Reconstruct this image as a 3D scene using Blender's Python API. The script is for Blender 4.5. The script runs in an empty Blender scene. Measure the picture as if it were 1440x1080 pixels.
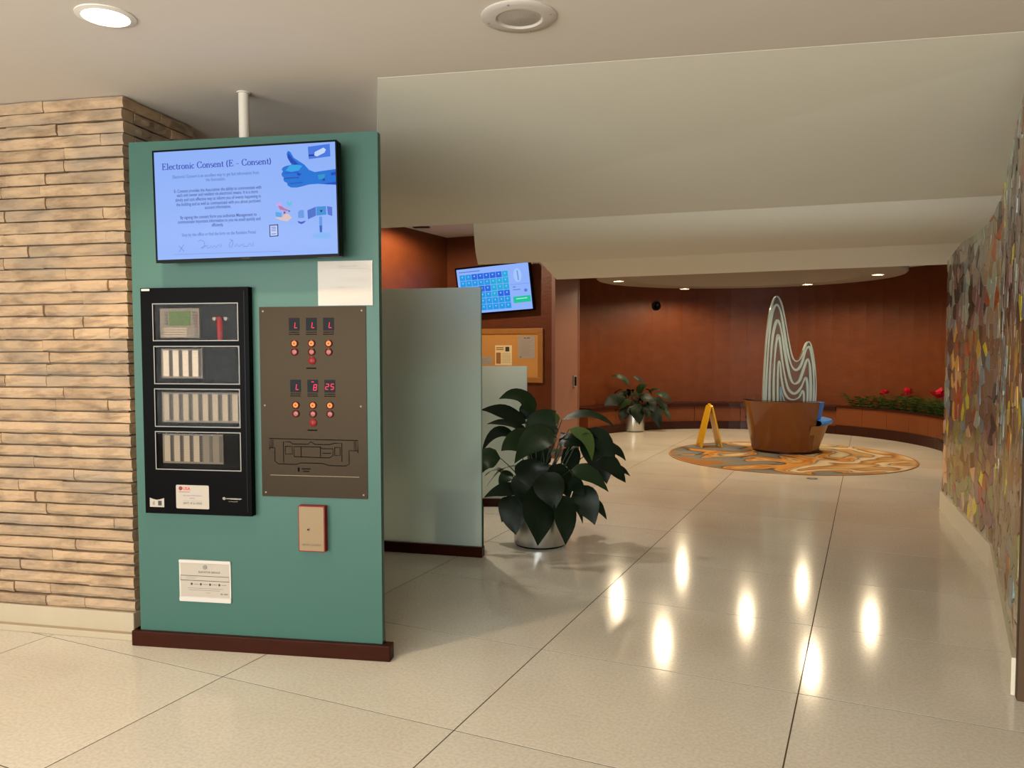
import bpy, math, random
from mathutils import Vector, Matrix, noise
sc = bpy.context.scene
COL = sc.collection
rnd = random.Random(7)
PI = math.pi

# ------------------------------------------------------------------ camera
CAM_H, FOC, PITCH, ROLL, YAW = 1.531, 1097.8, 0.0496, -0.0015, 0.4298
FW = Vector((-math.sin(YAW)*math.cos(PITCH), math.cos(YAW)*math.cos(PITCH), -math.sin(PITCH)))
_r0 = Vector((math.cos(YAW), math.sin(YAW), 0)); _u0 = _r0.cross(FW)
RT = _r0*math.cos(ROLL) + _u0*math.sin(ROLL); UP = _u0*math.cos(ROLL) - _r0*math.sin(ROLL)
CAM = Vector((0, 0, CAM_H))
cd = bpy.data.cameras.new('camera'); cam = bpy.data.objects.new('camera', cd); COL.objects.link(cam)
cd.sensor_fit = 'HORIZONTAL'; cd.sensor_width = 36; cd.lens = 36*FOC/1440; cd.clip_start = .05
cam.matrix_world = Matrix.Translation(CAM) @ Matrix((RT, UP, -FW)).transposed().to_4x4()
sc.camera = cam

def ray(x, y): return RT*((x-720)/FOC) - UP*((y-540)/FOC) + FW
def atz(x, y, z=0): d = ray(x, y); return CAM + d*((z-CAM_H)/d.z)
def at_depth(x, y, dist): return CAM + ray(x, y)*dist        # dist measured along the view axis
def pj(w): v = Vector(w)-CAM; k = v.dot(FW); return 720+FOC*v.dot(RT)/k, 540-FOC*v.dot(UP)/k

# ------------------------------------------------------------------ world, light, exposure
CEIL = 2.805
w = bpy.data.worlds.new('world'); sc.world = w; w.use_nodes = True
w.node_tree.nodes['Background'].inputs[0].default_value = (.62, .76, 1, 1)
w.node_tree.nodes['Background'].inputs[1].default_value = .6
sc.view_settings.view_transform = 'Standard'; sc.view_settings.look = 'None'
sc.view_settings.exposure = 0.0; sc.view_settings.gamma = 1; sc.view_settings.use_curve_mapping = False

def area_light(name, loc, rot, sx, sy, watts, col):
    l = bpy.data.lights.new(name, 'AREA'); l.shape = 'RECTANGLE'; l.size = sx; l.size_y = sy
    l.energy = watts; l.color = col
    o = bpy.data.objects.new(name, l); COL.objects.link(o); o.location = loc; o.rotation_euler = rot
    return o
# daylight entering through the glazed lobby front behind the photographer
area_light('window_daylight', (-2.0, -3.95, 1.45), (PI/2, 0, 0), 7.6, 2.2, 700, (.95, 1.0, .98))

# ------------------------------------------------------------------ materials
def s2l(c):
    return tuple(((v/255)/12.92 if v/255 <= .04045 else ((v/255+.055)/1.055)**2.4) for v in c)
MATS = {}
def mat(name, rgb, rough=.5, metal=0, spec=.5, var=0, vscale=8, bump=0, bscale=30, emit=0, trans=0, coat=0, rgb2=None, stretch=None, ior=1.45, alpha=1, rvar=0):
    """rgb in sRGB 0..255; var = strength of a second colour mixed in by noise."""
    m = bpy.data.materials.new(name); m.use_nodes = True; nt = m.node_tree
    b = nt.nodes['Principled BSDF']; c = s2l(rgb)
    b.inputs['Base Color'].default_value = (*c, 1); b.inputs['Roughness'].default_value = rough
    b.inputs['Metallic'].default_value = metal; b.inputs['Specular IOR Level'].default_value = spec
    b.inputs['Transmission Weight'].default_value = trans; b.inputs['Coat Weight'].default_value = coat
    b.inputs['IOR'].default_value = ior; b.inputs['Alpha'].default_value = alpha
    if emit:
        b.inputs['Emission Color'].default_value = (*c, 1); b.inputs['Emission Strength'].default_value = emit
        b.inputs['Base Color'].default_value = (.01, .01, .01, 1)
    if var or bump or rvar:
        tc = nt.nodes.new('ShaderNodeTexCoord'); mp = nt.nodes.new('ShaderNodeMapping')
        nt.links.new(tc.outputs['Object'], mp.inputs[0])
        if stretch: mp.inputs['Scale'].default_value = stretch
        def nz(sc_, det=4):
            n = nt.nodes.new('ShaderNodeTexNoise'); n.inputs['Scale'].default_value = sc_; n.inputs['Detail'].default_value = det
            nt.links.new(mp.outputs[0], n.inputs['Vector']); return n
        if var:
            n = nz(vscale, 6); rp = nt.nodes.new('ShaderNodeValToRGB')
            c2 = s2l(rgb2) if rgb2 else tuple(v*.5 for v in c)
            rp.color_ramp.elements[0].position = .5-.28; rp.color_ramp.elements[1].position = .5+.28
            rp.color_ramp.elements[0].color = (*[a*(1-var)+q*var for a, q in zip(c, c2)], 1); rp.color_ramp.elements[1].color = (*c, 1)
            nt.links.new(n.outputs['Fac'], rp.inputs[0]); nt.links.new(rp.outputs[0], b.inputs['Base Color'])
        if bump:
            n = nz(bscale, 5); bp = nt.nodes.new('ShaderNodeBump'); bp.inputs['Strength'].default_value = bump; bp.inputs['Distance'].default_value = .01
            nt.links.new(n.outputs['Fac'], bp.inputs['Height']); nt.links.new(bp.outputs[0], b.inputs['Normal'])
        if rvar:
            n = nz(vscale*.7, 3); mr = nt.nodes.new('ShaderNodeMapRange')
            mr.inputs['To Min'].default_value = max(.02, rough-rvar); mr.inputs['To Max'].default_value = rough+rvar
            nt.links.new(n.outputs['Fac'], mr.inputs[0]); nt.links.new(mr.outputs[0], b.inputs['Roughness'])
    MATS[name] = m
    return m
M = MATS
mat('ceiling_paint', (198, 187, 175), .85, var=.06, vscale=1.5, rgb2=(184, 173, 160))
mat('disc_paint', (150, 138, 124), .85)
mat('bulkhead_paint', (205, 199, 183), .8, var=.05, vscale=1.2, rgb2=(196, 188, 172))
mat('teal_paint', (52, 86, 75), .42, spec=.3, var=.08, vscale=2, rgb2=(47, 79, 68), bump=.02, bscale=160)
mat('teal_dark', (40, 92, 84), .5)
mat('wood_base', (52, 20, 7), .32, spec=.08, var=.6, vscale=6, rgb2=(34, 12, 5), stretch=(1, 8, 8))
mat('copper_plaster', (98, 48, 20), .44, spec=.3, var=.5, vscale=4.5, rgb2=(64, 29, 10), bump=.3, bscale=22, stretch=(1, 1, 1.6), rvar=.12)
mat('pink_lit_plaster', (122, 82, 66), .45, var=.2, vscale=3, rgb2=(106, 68, 53))  # pinkish light from the alcove lamps put into the wall end's colour
mat('bench_face', (104, 54, 24), .4, spec=.3, var=.35, vscale=3, rgb2=(82, 40, 16))
mat('bench_wood', (48, 17, 8), .28, spec=.3, var=.5, vscale=5, rgb2=(28, 9, 4))
mat('steel_brushed', (41, 33, 25), .4, metal=1, var=.12, vscale=10, stretch=(1, 1, 40), rgb2=(34, 27, 20))
mat('chrome', (215, 215, 212), .22, metal=1)
mat('pot_metal', (205, 205, 202), .3, metal=1, bump=.01, bscale=200)
mat('black_plastic', (5, 5, 6), .35, spec=.08)
mat('black_satin', (5, 4, 4), .35, spec=.03)
mat('black_matte', (8, 7, 7), .8)
mat('dark_grey', (48, 46, 44), .6)
mat('white_plastic', (180, 171, 162), .4, spec=.3)
mat('off_white', (206, 198, 186), .55)
mat('white_paint', (188, 178, 164), .5)
mat('paper', (158, 146, 131), .6)
mat('paper_cream', (222, 200, 150), .7)
mat('ink', (48, 44, 42), .6)
mat('ink_grey', (120, 112, 104), .6)
mat('ink_red', (178, 38, 34), .5)
mat('ink_dark_red', (110, 22, 24), .5)
mat('ink_blue', (50, 60, 120), .5)
mat('strip_label', (180, 162, 140), .6)
mat('strip_tan', (140, 122, 98), .6)
mat('module_tan', (92, 78, 60), .55)
mat('module_dark', (58, 47, 34), .55)
mat('red_paint', (112, 16, 14), .4, spec=.2)
mat('red_dim', (70, 14, 13), .4, spec=.2)
mat('box_face', (128, 106, 76), .45, spec=.3)
mat('lens_pink', (136, 78, 70), .3, spec=.3)
mat('engrave', (12, 9, 7), .8, spec=.05)
mat('engrave_soft', (26, 20, 15), .8, spec=.05)
mat('cork', (196, 140, 72), .9, var=.4, vscale=60, rgb2=(160, 105, 50), bump=.1, bscale=90)
mat('oak_frame', (158, 104, 46), .4, var=.3, vscale=8, rgb2=(125, 78, 30))
mat('yellow_plastic', (206, 154, 20), .35)
mat('blue_vinyl', (52, 118, 190), .4)
mat('copper_shell', (108, 60, 24), .25, coat=.4, var=.3, vscale=3, rgb2=(86, 44, 15))
mat('tan_laminate', (150, 104, 56), .35)
mat('fern', (46, 84, 30), .4, var=.5, vscale=9, rgb2=(22, 48, 18))
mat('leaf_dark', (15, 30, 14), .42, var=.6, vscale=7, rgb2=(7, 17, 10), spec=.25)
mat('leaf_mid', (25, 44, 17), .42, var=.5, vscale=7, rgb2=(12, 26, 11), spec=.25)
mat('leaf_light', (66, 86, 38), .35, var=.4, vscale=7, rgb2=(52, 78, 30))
mat('leaf_stem', (28, 44, 20), .4)
mat('brown_paint', (84, 64, 46), .7, spec=.2)
mat('soil', (46, 32, 22), .95, bump=.5, bscale=60)
mat('flower_red', (196, 16, 44), .45)
mat('bin_teal', (26, 58, 60), .5)
mat('grout', (172, 164, 144), .9)
mat('joint_dark', (84, 72, 56), 1.0, spec=.05)
mat('slab_base', (166, 150, 125), .7, var=.3, vscale=5, rgb2=(142, 124, 100), bump=.1, bscale=20)
mat('base_terrazzo', (222, 210, 184), .35, var=.2, vscale=60, rgb2=(170, 150, 120))
mat('mortar', (118, 102, 84), .95)
mat('lamp_glow', (255, 236, 205), .5, emit=14)
mat('lamp_glow_far', (255, 226, 180), .5, emit=26)
mat('lamp_reflector', (240, 214, 178), .25, metal=.6)
mat('speaker_mesh', (168, 158, 146), .6)

def frosted(name, rgb, rough, mixfac):
    m = bpy.data.materials.new(name); m.use_nodes = True; nt = m.node_tree
    b = nt.nodes['Principled BSDF']; c = s2l(rgb)
    b.inputs['Base Color'].default_value = (*c, 1); b.inputs['Roughness'].default_value = rough
    b.inputs['Transmission Weight'].default_value = mixfac; b.inputs['IOR'].default_value = 1.3
    MATS[name] = m
frosted('frosted_glass', (212, 226, 218), .38, .5)
frosted('glass_edge', (120, 170, 150), .3, .5)
mat('pane_glass', (60, 56, 50), .06, alpha=.05)
mat('frame_silver', (128, 122, 114), .4)
frosted('sculpture_glass', (205, 196, 178), .06, .93)
mat('sculpture_white', (150, 162, 154), .22, coat=.5)
mat('sculpture_blue', (118, 140, 152), .22, coat=.5)

def floor_material():
    m = bpy.data.materials.new('terrazzo'); m.use_nodes = True; nt = m.node_tree; L = nt.links.new
    b = nt.nodes['Principled BSDF']; b.inputs['Roughness'].default_value = .13; b.inputs['Specular IOR Level'].default_value = .3
    tc = nt.nodes.new('ShaderNodeNewGeometry'); oi = nt.nodes.new('ShaderNodeObjectInfo')
    n1 = nt.nodes.new('ShaderNodeTexNoise'); n1.inputs['Scale'].default_value = 1.1; n1.inputs['Detail'].default_value = 4
    n2 = nt.nodes.new('ShaderNodeTexVoronoi'); n2.inputs['Scale'].default_value = 95
    n3 = nt.nodes.new('ShaderNodeTexNoise'); n3.inputs['Scale'].default_value = 70; n3.inputs['Detail'].default_value = 3
    for n in (n1, n2, n3): L(tc.outputs['Position'], n.inputs['Vector'])
    r1 = nt.nodes.new('ShaderNodeValToRGB'); r1.color_ramp.elements[0].position = .3; r1.color_ramp.elements[1].position = .7
    r1.color_ramp.elements[0].color = (*s2l((201, 192, 176)), 1); r1.color_ramp.elements[1].color = (*s2l((212, 205, 192)), 1)
    L(n1.outputs['Fac'], r1.inputs[0])
    r2 = nt.nodes.new('ShaderNodeValToRGB'); r2.color_ramp.elements[0].position = .36; r2.color_ramp.elements[1].position = .6
    r2.color_ramp.elements[0].color = (*s2l((176, 156, 124)), 1); r2.color_ramp.elements[1].color = (1, 1, 1, 1)
    L(n3.outputs['Fac'], r2.inputs[0])
    mx = nt.nodes.new('ShaderNodeMix'); mx.data_type = 'RGBA'; mx.blend_type = 'MULTIPLY'; mx.inputs[0].default_value = .2
    L(r1.outputs[0], mx.inputs[6]); L(r2.outputs[0], mx.inputs[7])
    mx2 = nt.nodes.new('ShaderNodeMix'); mx2.data_type = 'RGBA'; mx2.blend_type = 'MULTIPLY'; mx2.inputs[0].default_value = .05
    L(mx.outputs[2], mx2.inputs[6]); L(n2.outputs['Color'], mx2.inputs[7])
    hv = nt.nodes.new('ShaderNodeHueSaturation'); mr = nt.nodes.new('ShaderNodeMapRange')
    mr.inputs['To Min'].default_value = .95; mr.inputs['To Max'].default_value = 1.04
    L(oi.outputs['Random'], mr.inputs[0]); L(mr.outputs[0], hv.inputs['Value']); L(mx2.outputs[2], hv.inputs['Color'])
    L(hv.outputs[0], b.inputs['Base Color'])
    bp = nt.nodes.new('ShaderNodeBump'); bp.inputs['Strength'].default_value = .012; bp.inputs['Distance'].default_value = .004
    n4 = nt.nodes.new('ShaderNodeTexNoise'); n4.inputs['Scale'].default_value = 22; L(tc.outputs['Position'], n4.inputs['Vector'])
    L(n4.outputs['Fac'], bp.inputs['Height']); L(bp.outputs[0], b.inputs['Normal'])
    MATS['terrazzo'] = m
floor_material()

def brick_material():
    m = bpy.data.materials.new('split_stone'); m.use_nodes = True; nt = m.node_tree; L = nt.links.new
    b = nt.nodes['Principled BSDF']; b.inputs['Roughness'].default_value = .8; b.inputs['Specular IOR Level'].default_value = .25
    tc = nt.nodes.new('ShaderNodeNewGeometry'); oi = nt.nodes.new('ShaderNodeObjectInfo')
    mp = nt.nodes.new('ShaderNodeMapping'); mp.inputs['Scale'].default_value = (1, 1, 2.4); L(tc.outputs['Position'], mp.inputs[0])
    n1 = nt.nodes.new('ShaderNodeTexNoise'); n1.inputs['Scale'].default_value = 7; n1.inputs['Detail'].default_value = 7; n1.inputs['Roughness'].default_value = .62
    L(mp.outputs[0], n1.inputs['Vector'])
    r1 = nt.nodes.new('ShaderNodeValToRGB'); r1.color_ramp.elements[0].position = .28; r1.color_ramp.elements[1].position = .56
    r1.color_ramp.elements[0].color = (*s2l((120, 98, 76)), 1); r1.color_ramp.elements[1].color = (*s2l((166, 137, 106)), 1)
    L(n1.outputs['Fac'], r1.inputs[0])
    n5 = nt.nodes.new('ShaderNodeTexNoise'); n5.inputs['Scale'].default_value = 2.6; n5.inputs['Detail'].default_value = 5; L(mp.outputs[0], n5.inputs['Vector'])
    r5 = nt.nodes.new('ShaderNodeMapRange'); r5.inputs['From Min'].default_value = .48; r5.inputs['From Max'].default_value = .68; r5.inputs['To Max'].default_value = .7; L(n5.outputs['Fac'], r5.inputs[0])
    mg = nt.nodes.new('ShaderNodeMix'); mg.data_type = 'RGBA'; L(r5.outputs[0], mg.inputs[0]); L(r1.outputs[0], mg.inputs[6]); mg.inputs[7].default_value = (*s2l((134, 118, 100)), 1)
    hv = nt.nodes.new('ShaderNodeHueSaturation'); mr = nt.nodes.new('ShaderNodeMapRange')
    mr.inputs['To Min'].default_value = .86; mr.inputs['To Max'].default_value = 1.08
    L(oi.outputs['Random'], mr.inputs[0]); L(mr.outputs[0], hv.inputs['Value']); L(mg.outputs[2], hv.inputs['Color'])
    L(hv.outputs[0], b.inputs['Base Color'])
    n2 = nt.nodes.new('ShaderNodeTexNoise'); n2.inputs['Scale'].default_value = 26; n2.inputs['Detail'].default_value = 6; L(mp.outputs[0], n2.inputs['Vector'])
    bp = nt.nodes.new('ShaderNodeBump'); bp.inputs['Strength'].default_value = .4; bp.inputs['Distance'].default_value = .012
    L(n2.outputs['Fac'], bp.inputs['Height']); L(bp.outputs[0], b.inputs['Normal'])
    MATS['split_stone'] = m
brick_material()

def rug_material():
    m = bpy.data.materials.new('rug_pattern'); m.use_nodes = True; nt = m.node_tree; L = nt.links.new
    b = nt.nodes['Principled BSDF']; b.inputs['Roughness'].default_value = .95; b.inputs['Specular IOR Level'].default_value = .1
    tc = nt.nodes.new('ShaderNodeTexCoord'); mp = nt.nodes.new('ShaderNodeMapping')
    mp.inputs['Rotation'].default_value = (0, 0, -YAW); mp.inputs['Scale'].default_value = (.8, .85, 1)
    L(tc.outputs['Object'], mp.inputs[0])
    n0 = nt.nodes.new('ShaderNodeTexNoise'); n0.inputs['Scale'].default_value = 1.05; n0.inputs['Detail'].default_value = 1.6; n0.inputs['Distortion'].default_value = 1.2
    L(mp.outputs[0], n0.inputs['Vector'])
    sx_ = nt.nodes.new('ShaderNodeSeparateXYZ'); L(mp.outputs[0], sx_.inputs[0])
    m1 = nt.nodes.new('ShaderNodeMath'); m1.operation = 'MULTIPLY_ADD'; m1.inputs[1].default_value = .16; m1.inputs[2].default_value = -.02; L(sx_.outputs[0], m1.inputs[0])
    m2 = nt.nodes.new('ShaderNodeMath'); m2.operation = 'ADD'; L(m1.outputs[0], m2.inputs[0]); L(n0.outputs['Fac'], m2.inputs[1])
    r = nt.nodes.new('ShaderNodeValToRGB'); cr = r.color_ramp
    stops = [(.2, (140, 92, 44)), (.29, (112, 108, 98)), (.40, (100, 98, 92)), (.415, (58, 46, 38)), (.43, (178, 126, 58)), (.46, (152, 94, 46)), (.485, (182, 140, 78)), (.505, (98, 94, 94)),
             (.525, (176, 152, 114)), (.585, (188, 170, 140)), (.61, (126, 84, 46)), (.65, (164, 122, 70)), (.74, (186, 162, 122))]
    cr.elements[0].position = stops[0][0]; cr.elements[0].color = (*s2l(stops[0][1]), 1)
    cr.elements[1].position = stops[-1][0]; cr.elements[1].color = (*s2l(stops[-1][1]), 1)
    for p, c in stops[1:-1]:
        e = cr.elements.new(p); e.color = (*s2l(c), 1)
    L(m2.outputs[0], r.inputs[0]); L(r.outputs[0], b.inputs['Base Color'])
    n2 = nt.nodes.new('ShaderNodeTexNoise'); n2.inputs['Scale'].default_value = 160; L(tc.outputs['Object'], n2.inputs['Vector'])
    bp = nt.nodes.new('ShaderNodeBump'); bp.inputs['Strength'].default_value = .3; L(n2.outputs['Fac'], bp.inputs['Height']); L(bp.outputs[0], b.inputs['Normal'])
    MATS['rug_pattern'] = m
rug_material()

_emit = {}
def glow(rgb, k=1.0, rough=.12, spec=.05):
    key = (rgb, k)
    if key not in _emit: _emit[key] = mat('screen_%d_%d_%d' % rgb, rgb, rough, emit=k, spec=spec)
    return _emit[key]

# ------------------------------------------------------------------ mesh helpers
class MB:
    def __init__(s): s.v = []; s.f = []
    def add(s, vs, fs):
        o = len(s.v); s.v += [tuple(p) for p in vs]; s.f += [tuple(i+o for i in f) for f in fs]; return s
    def box(s, x0, x1, y0, y1, z0, z1):
        return s.add([(x0,y0,z0),(x1,y0,z0),(x1,y1,z0),(x0,y1,z0),(x0,y0,z1),(x1,y0,z1),(x1,y1,z1),(x0,y1,z1)],
                     [(0,3,2,1),(4,5,6,7),(0,1,5,4),(1,2,6,5),(2,3,7,6),(3,0,4,7)])
    def rbox(s, x0, x1, y0, y1, z0, z1, r, n=3):
        """box along y with rounded x/z corners"""
        pts = []
        for cx, cz, a0 in ((x1-r, z0+r, -90), (x1-r, z1-r, 0), (x0+r, z1-r, 90), (x0+r, z0+r, 180)):
            for k in range(n+1):
                a = math.radians(a0+90*k/n); pts.append((cx+r*math.cos(a), cz+r*math.sin(a)))
        return s.prism_xz(pts, y0, y1)
    def prism_xz(s, pts, y0, y1):     # pts counter-clockwise seen from -y
        n = len(pts)
        vs = [(x, y0, z) for x, z in pts]+[(x, y1, z) for x, z in pts]
        fs = [tuple(range(n)), tuple(range(2*n-1, n-1, -1))]+[(i, i+n, (i+1) % n+n, (i+1) % n) for i in range(n)]
        return s.add(vs, fs)
    def prism(s, pts, z0, z1):        # pts (x,y) counter-clockwise seen from above; z may be lists
        n = len(pts); a = z0 if isinstance(z0, (list, tuple)) else [z0]*n; b = z1 if isinstance(z1, (list, tuple)) else [z1]*n
        vs = [(p[0], p[1], q) for p, q in zip(pts, a)]+[(p[0], p[1], q) for p, q in zip(pts, b)]
        fs = [tuple(range(n-1, -1, -1)), tuple(range(n, 2*n))]+[(i, (i+1) % n, (i+1) % n+n, i+n) for i in range(n)]
        return s.add(vs, fs)
    def lathe(s, prof, n=32, c=(0, 0, 0), a0=0, a1=2*PI, ax='z'):
        full = abs(a1-a0-2*PI) < 1e-6; m = n if full else n+1; o = []
        for i in range(m):
            a = a0+(a1-a0)*i/n
            for r, z in prof:
                p = (r*math.cos(a), r*math.sin(a), z)
                if ax == 'y': p = (p[0], -p[2], p[1])
                o.append((c[0]+p[0], c[1]+p[1], c[2]+p[2]))
        k = len(prof); fs = []
        for i in range(n):
            j = (i+1) % m
            for q in range(k-1): fs.append((i*k+q, j*k+q, j*k+q+1, i*k+q+1))
        return s.add(o, fs)
    def cyl(s, c, r, h, n=20, ax='z'):
        return s.lathe([(0, 0), (r, 0), (r, h), (0, h)], n, c, ax=ax)
    def tube(s, pts, rads, n=6, cap=True):
        pts = [Vector(p) for p in pts]; o = []; prev = None
        if not isinstance(rads, (list, tuple)): rads = [rads]*len(pts)
        for i, p in enumerate(pts):
            t = (pts[min(i+1, len(pts)-1)]-pts[max(i-1, 0)]).normalized()
            if prev is None: prev = t.orthogonal().normalized()
            prev = (prev-t*prev.dot(t)).normalized(); b = t.cross(prev)
            for k in range(n):
                a = 2*PI*k/n; o.append(tuple(p+(prev*math.cos(a)+b*math.sin(a))*rads[i]))
        fs = [(i*n+k, i*n+(k+1) % n, (i+1)*n+(k+1) % n, (i+1)*n+k) for i in range(len(pts)-1) for k in range(n)]
        if cap: fs += [tuple(range(n-1, -1, -1)), tuple(range((len(pts)-1)*n, len(pts)*n))]
        return s.add(o, fs)
    def build(s, name, m, parent=None, loc=None, rotz=0, smooth=False, bevel=0, mesh=None):
        me = mesh
        if me is None:
            me = bpy.data.meshes.new(name); me.from_pydata(s.v, [], s.f); me.update()
            me.materials.append(M[m] if isinstance(m, str) else m)
            if smooth:
                me.polygons.foreach_set('use_smooth', [True]*len(me.polygons)); me.set_sharp_from_angle(angle=math.radians(40))
        o = bpy.data.objects.new(name, me); COL.objects.link(o)
        if parent is not None: o.parent = parent
        if loc is not None: o.location = loc
        if rotz: o.rotation_euler.z = rotz
        if bevel:
            b = o.modifiers.new('bevel', 'BEVEL'); b.width = bevel; b.segments = 2; b.limit_method = 'ANGLE'
        return o
def inst(src, parent=None, loc=(0, 0, 0), rot=None, scale=None, name=None):
    o = src.copy(); COL.objects.link(o); o.parent = parent; o.location = loc
    if name: o.name = name
    if rot is not None: o.rotation_euler = rot
    if scale is not None: o.scale = scale
    return o
def copy_tree(o, parent=None):
    c = o.copy(); COL.objects.link(c); c.parent = parent
    for ch in list(o.children): copy_tree(ch, c)
    return c
def tag(o, label, cat, group=None):
    o['label'] = label; o['category'] = cat
    if group: o['group'] = group
    return o
def thing(name, label, cat, loc=(0, 0, 0), rotz=0, group=None):
    o = bpy.data.objects.new(name, None); COL.objects.link(o); o.empty_display_size = .1
    o.location = loc; o.rotation_euler = (0, 0, rotz); return tag(o, label, cat, group)
def struct(o, label):
    o['kind'] = 'structure'; o['label'] = label; return o

_tc = {}
def text(s, size, m, parent, x, z, y=0, align='CENTER', bold=0, shear=0, xs=1.0, name='lettering'):
    cu = bpy.data.curves.new('lettering', 'FONT'); cu.body = s; cu.size = size; cu.align_x = align; cu.offset = bold*size; cu.shear = shear
    cu.resolution_u = 2; cu.fill_mode = 'FRONT'
    t = bpy.data.objects.new('lettering', cu); COL.objects.link(t)
    dg = bpy.context.evaluated_depsgraph_get(); dg.update()
    me = bpy.data.meshes.new_from_object(t.evaluated_get(dg), depsgraph=dg)
    bpy.data.objects.remove(t); bpy.data.curves.remove(cu)
    for v in me.vertices: v.co = (v.co.x*xs, -v.co.z, v.co.y)
    me.materials.clear(); me.materials.append(M[m] if isinstance(m, str) else m)
    o = bpy.data.objects.new(name, me); COL.objects.link(o); o.parent = parent; o.location = (x, y, z)
    return o
def flat(name, pts, m, parent, y, loc=(0, 0, 0)):
    """flat printed shape in the local x/z plane facing -y"""
    me = MB(); n = len(pts)
    area = sum(pts[i][0]*pts[(i+1) % n][1]-pts[(i+1) % n][0]*pts[i][1] for i in range(n))
    if area < 0: pts = pts[::-1]
    me.prism_xz(pts, y, y+.0004)
    return me.build(name, m, parent, loc)
def ell(cx, cz, rx, rz, n=20): return [(cx+rx*math.cos(2*PI*k/n), cz+rz*math.sin(2*PI*k/n)) for k in range(n)]
def stroke(mb, pts, wd, y, thin=None):
    """ribbon along pts in the x/z plane; with thin set, horizontal runs get that width (broad-nib contrast)"""
    L_, R_ = [], []
    for i, p in enumerate(pts):
        a = pts[max(i-1, 0)]; b = pts[min(i+1, len(pts)-1)]
        dx, dz = b[0]-a[0], b[1]-a[1]; l = math.hypot(dx, dz) or 1; dx /= l; dz /= l
        ww = wd if thin is None else thin+(wd-thin)*abs(dz)**1.5
        L_.append((p[0]-dz*ww/2, y, p[1]+dx*ww/2)); R_.append((p[0]+dz*ww/2, y, p[1]-dx*ww/2))
    n = len(pts)
    mb.add(L_+R_, [(i, n+i, n+i+1, i+1) for i in range(n-1)])

# ------------------------------------------------------------------ floor
TX, TY, X0, Y0 = 1.219, .914, -.258, 2.663
fl = struct(MB().box(-8, 4.2, -4.2, 16.2, -.12, -.0012).build('floor', 'joint_dark'), 'polished cream terrazzo slab floor with dark joints')
proto = None
for i in range(-5, 4):
    for j in range(-7, 15):
        x = X0+i*TX; y = Y0+j*TY
        if x+TX < -8 or x > 4.2: continue
        if proto is None:
            g = .003; mb = MB()
            a, b_ = TX/2-g, TY/2-g; c = .0
            mb.add([(-a, -b_, -.0005), (a, -b_, -.0005), (a, b_, -.0005), (-a, b_, -.0005), (-a+c, -b_+c, 0), (a-c, -b_+c, 0), (a-c, b_-c, 0), (-a+c, b_-c, 0),
                    (-a, -b_, -.008), (a, -b_, -.008), (a, b_, -.008), (-a, b_, -.008)],
                   [(4, 5, 6, 7), (0, 1, 5, 4), (1, 2, 6, 5), (2, 3, 7, 6), (3, 0, 4, 7), (8, 9, 1, 0), (9, 10, 2, 1), (10, 11, 3, 2), (11, 8, 0, 3)])
            proto = mb.build('tile', 'terrazzo', fl, (x+TX/2, y+TY/2, 0))
        else: inst(proto, fl, (x+TX/2, y+TY/2, 0))

# ------------------------------------------------------------------ ceiling and bulkheads
struct(MB().box(-8, 4.2, -4.2, 4.9, CEIL, CEIL+.35).build('ceiling', 'ceiling_paint'), 'flat off-white painted lobby ceiling')
struct(MB().box(-8, 4.2, 4.9, 11.0, 3.06, 3.2).build('ceiling_recess', 'ceiling_paint'), 'higher ceiling of the recess behind the frosted screens')
struct(MB().box(-8, 4.2, 11.0, 16.2, 2.78, 3.2).build('ceiling_rotunda', 'ceiling_paint'), 'dark ceiling above the round dropped ceiling')
# sloped bulkhead: ceiling line -> lower edge
A_, B_ = (-2.16, 3.18), (.95, 3.92); C_, D_ = (1.0, 6.21), (-3.86, 5.64)
struct(MB().prism([A_, B_, C_, D_], [2.804, 2.804, 2.53, 2.53], 3.05).build('ceiling_bulkhead', 'bulkhead_paint'), 'long sloping bulkhead descending from the lobby ceiling')
E_, F_ = Vector((-2.98, 5.745)), Vector((1.0, 6.212)); G_, H_ = Vector((.9, 7.60)), Vector((-3.80, 7.43))
sf_prof = [(0, 2.535), (.07, 2.485), (.16, 2.437), (.28, 2.403), (.45, 2.385), (.7, 2.38), (1, 2.385)]
sfm = MB(); sv = []
for t, z in sf_prof:
    l = E_.lerp(H_, t); r_ = F_.lerp(G_, t); sv += [(l.x, l.y, z), (r_.x, r_.y, z), (r_.x, r_.y, 3.05), (l.x, l.y, 3.05)]
n = len(sf_prof)
sfm.add(sv, [(k*4+q, (k+1)*4+q, (k+1)*4+(q+1) % 4, k*4+(q+1) % 4) for k in range(n-1) for q in range(4)]+[(0, 1, 2, 3), (n*4-1, n*4-2, n*4-3, n*4-4)])
struct(sfm.build('ceiling_soffit', 'bulkhead_paint', smooth=True), 'middle curved soffit between the bulkhead and the lowest fascia')
struct(MB().prism([(-3.10, 7.455), (.9, 7.602), (.9, 8.38), (-3.27, 8.36)], [2.386, 2.386, 2.28, 2.28], 3.05).build('ceiling_fascia', 'bulkhead_paint'), 'lowest pale fascia before the round seating alcove')

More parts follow.
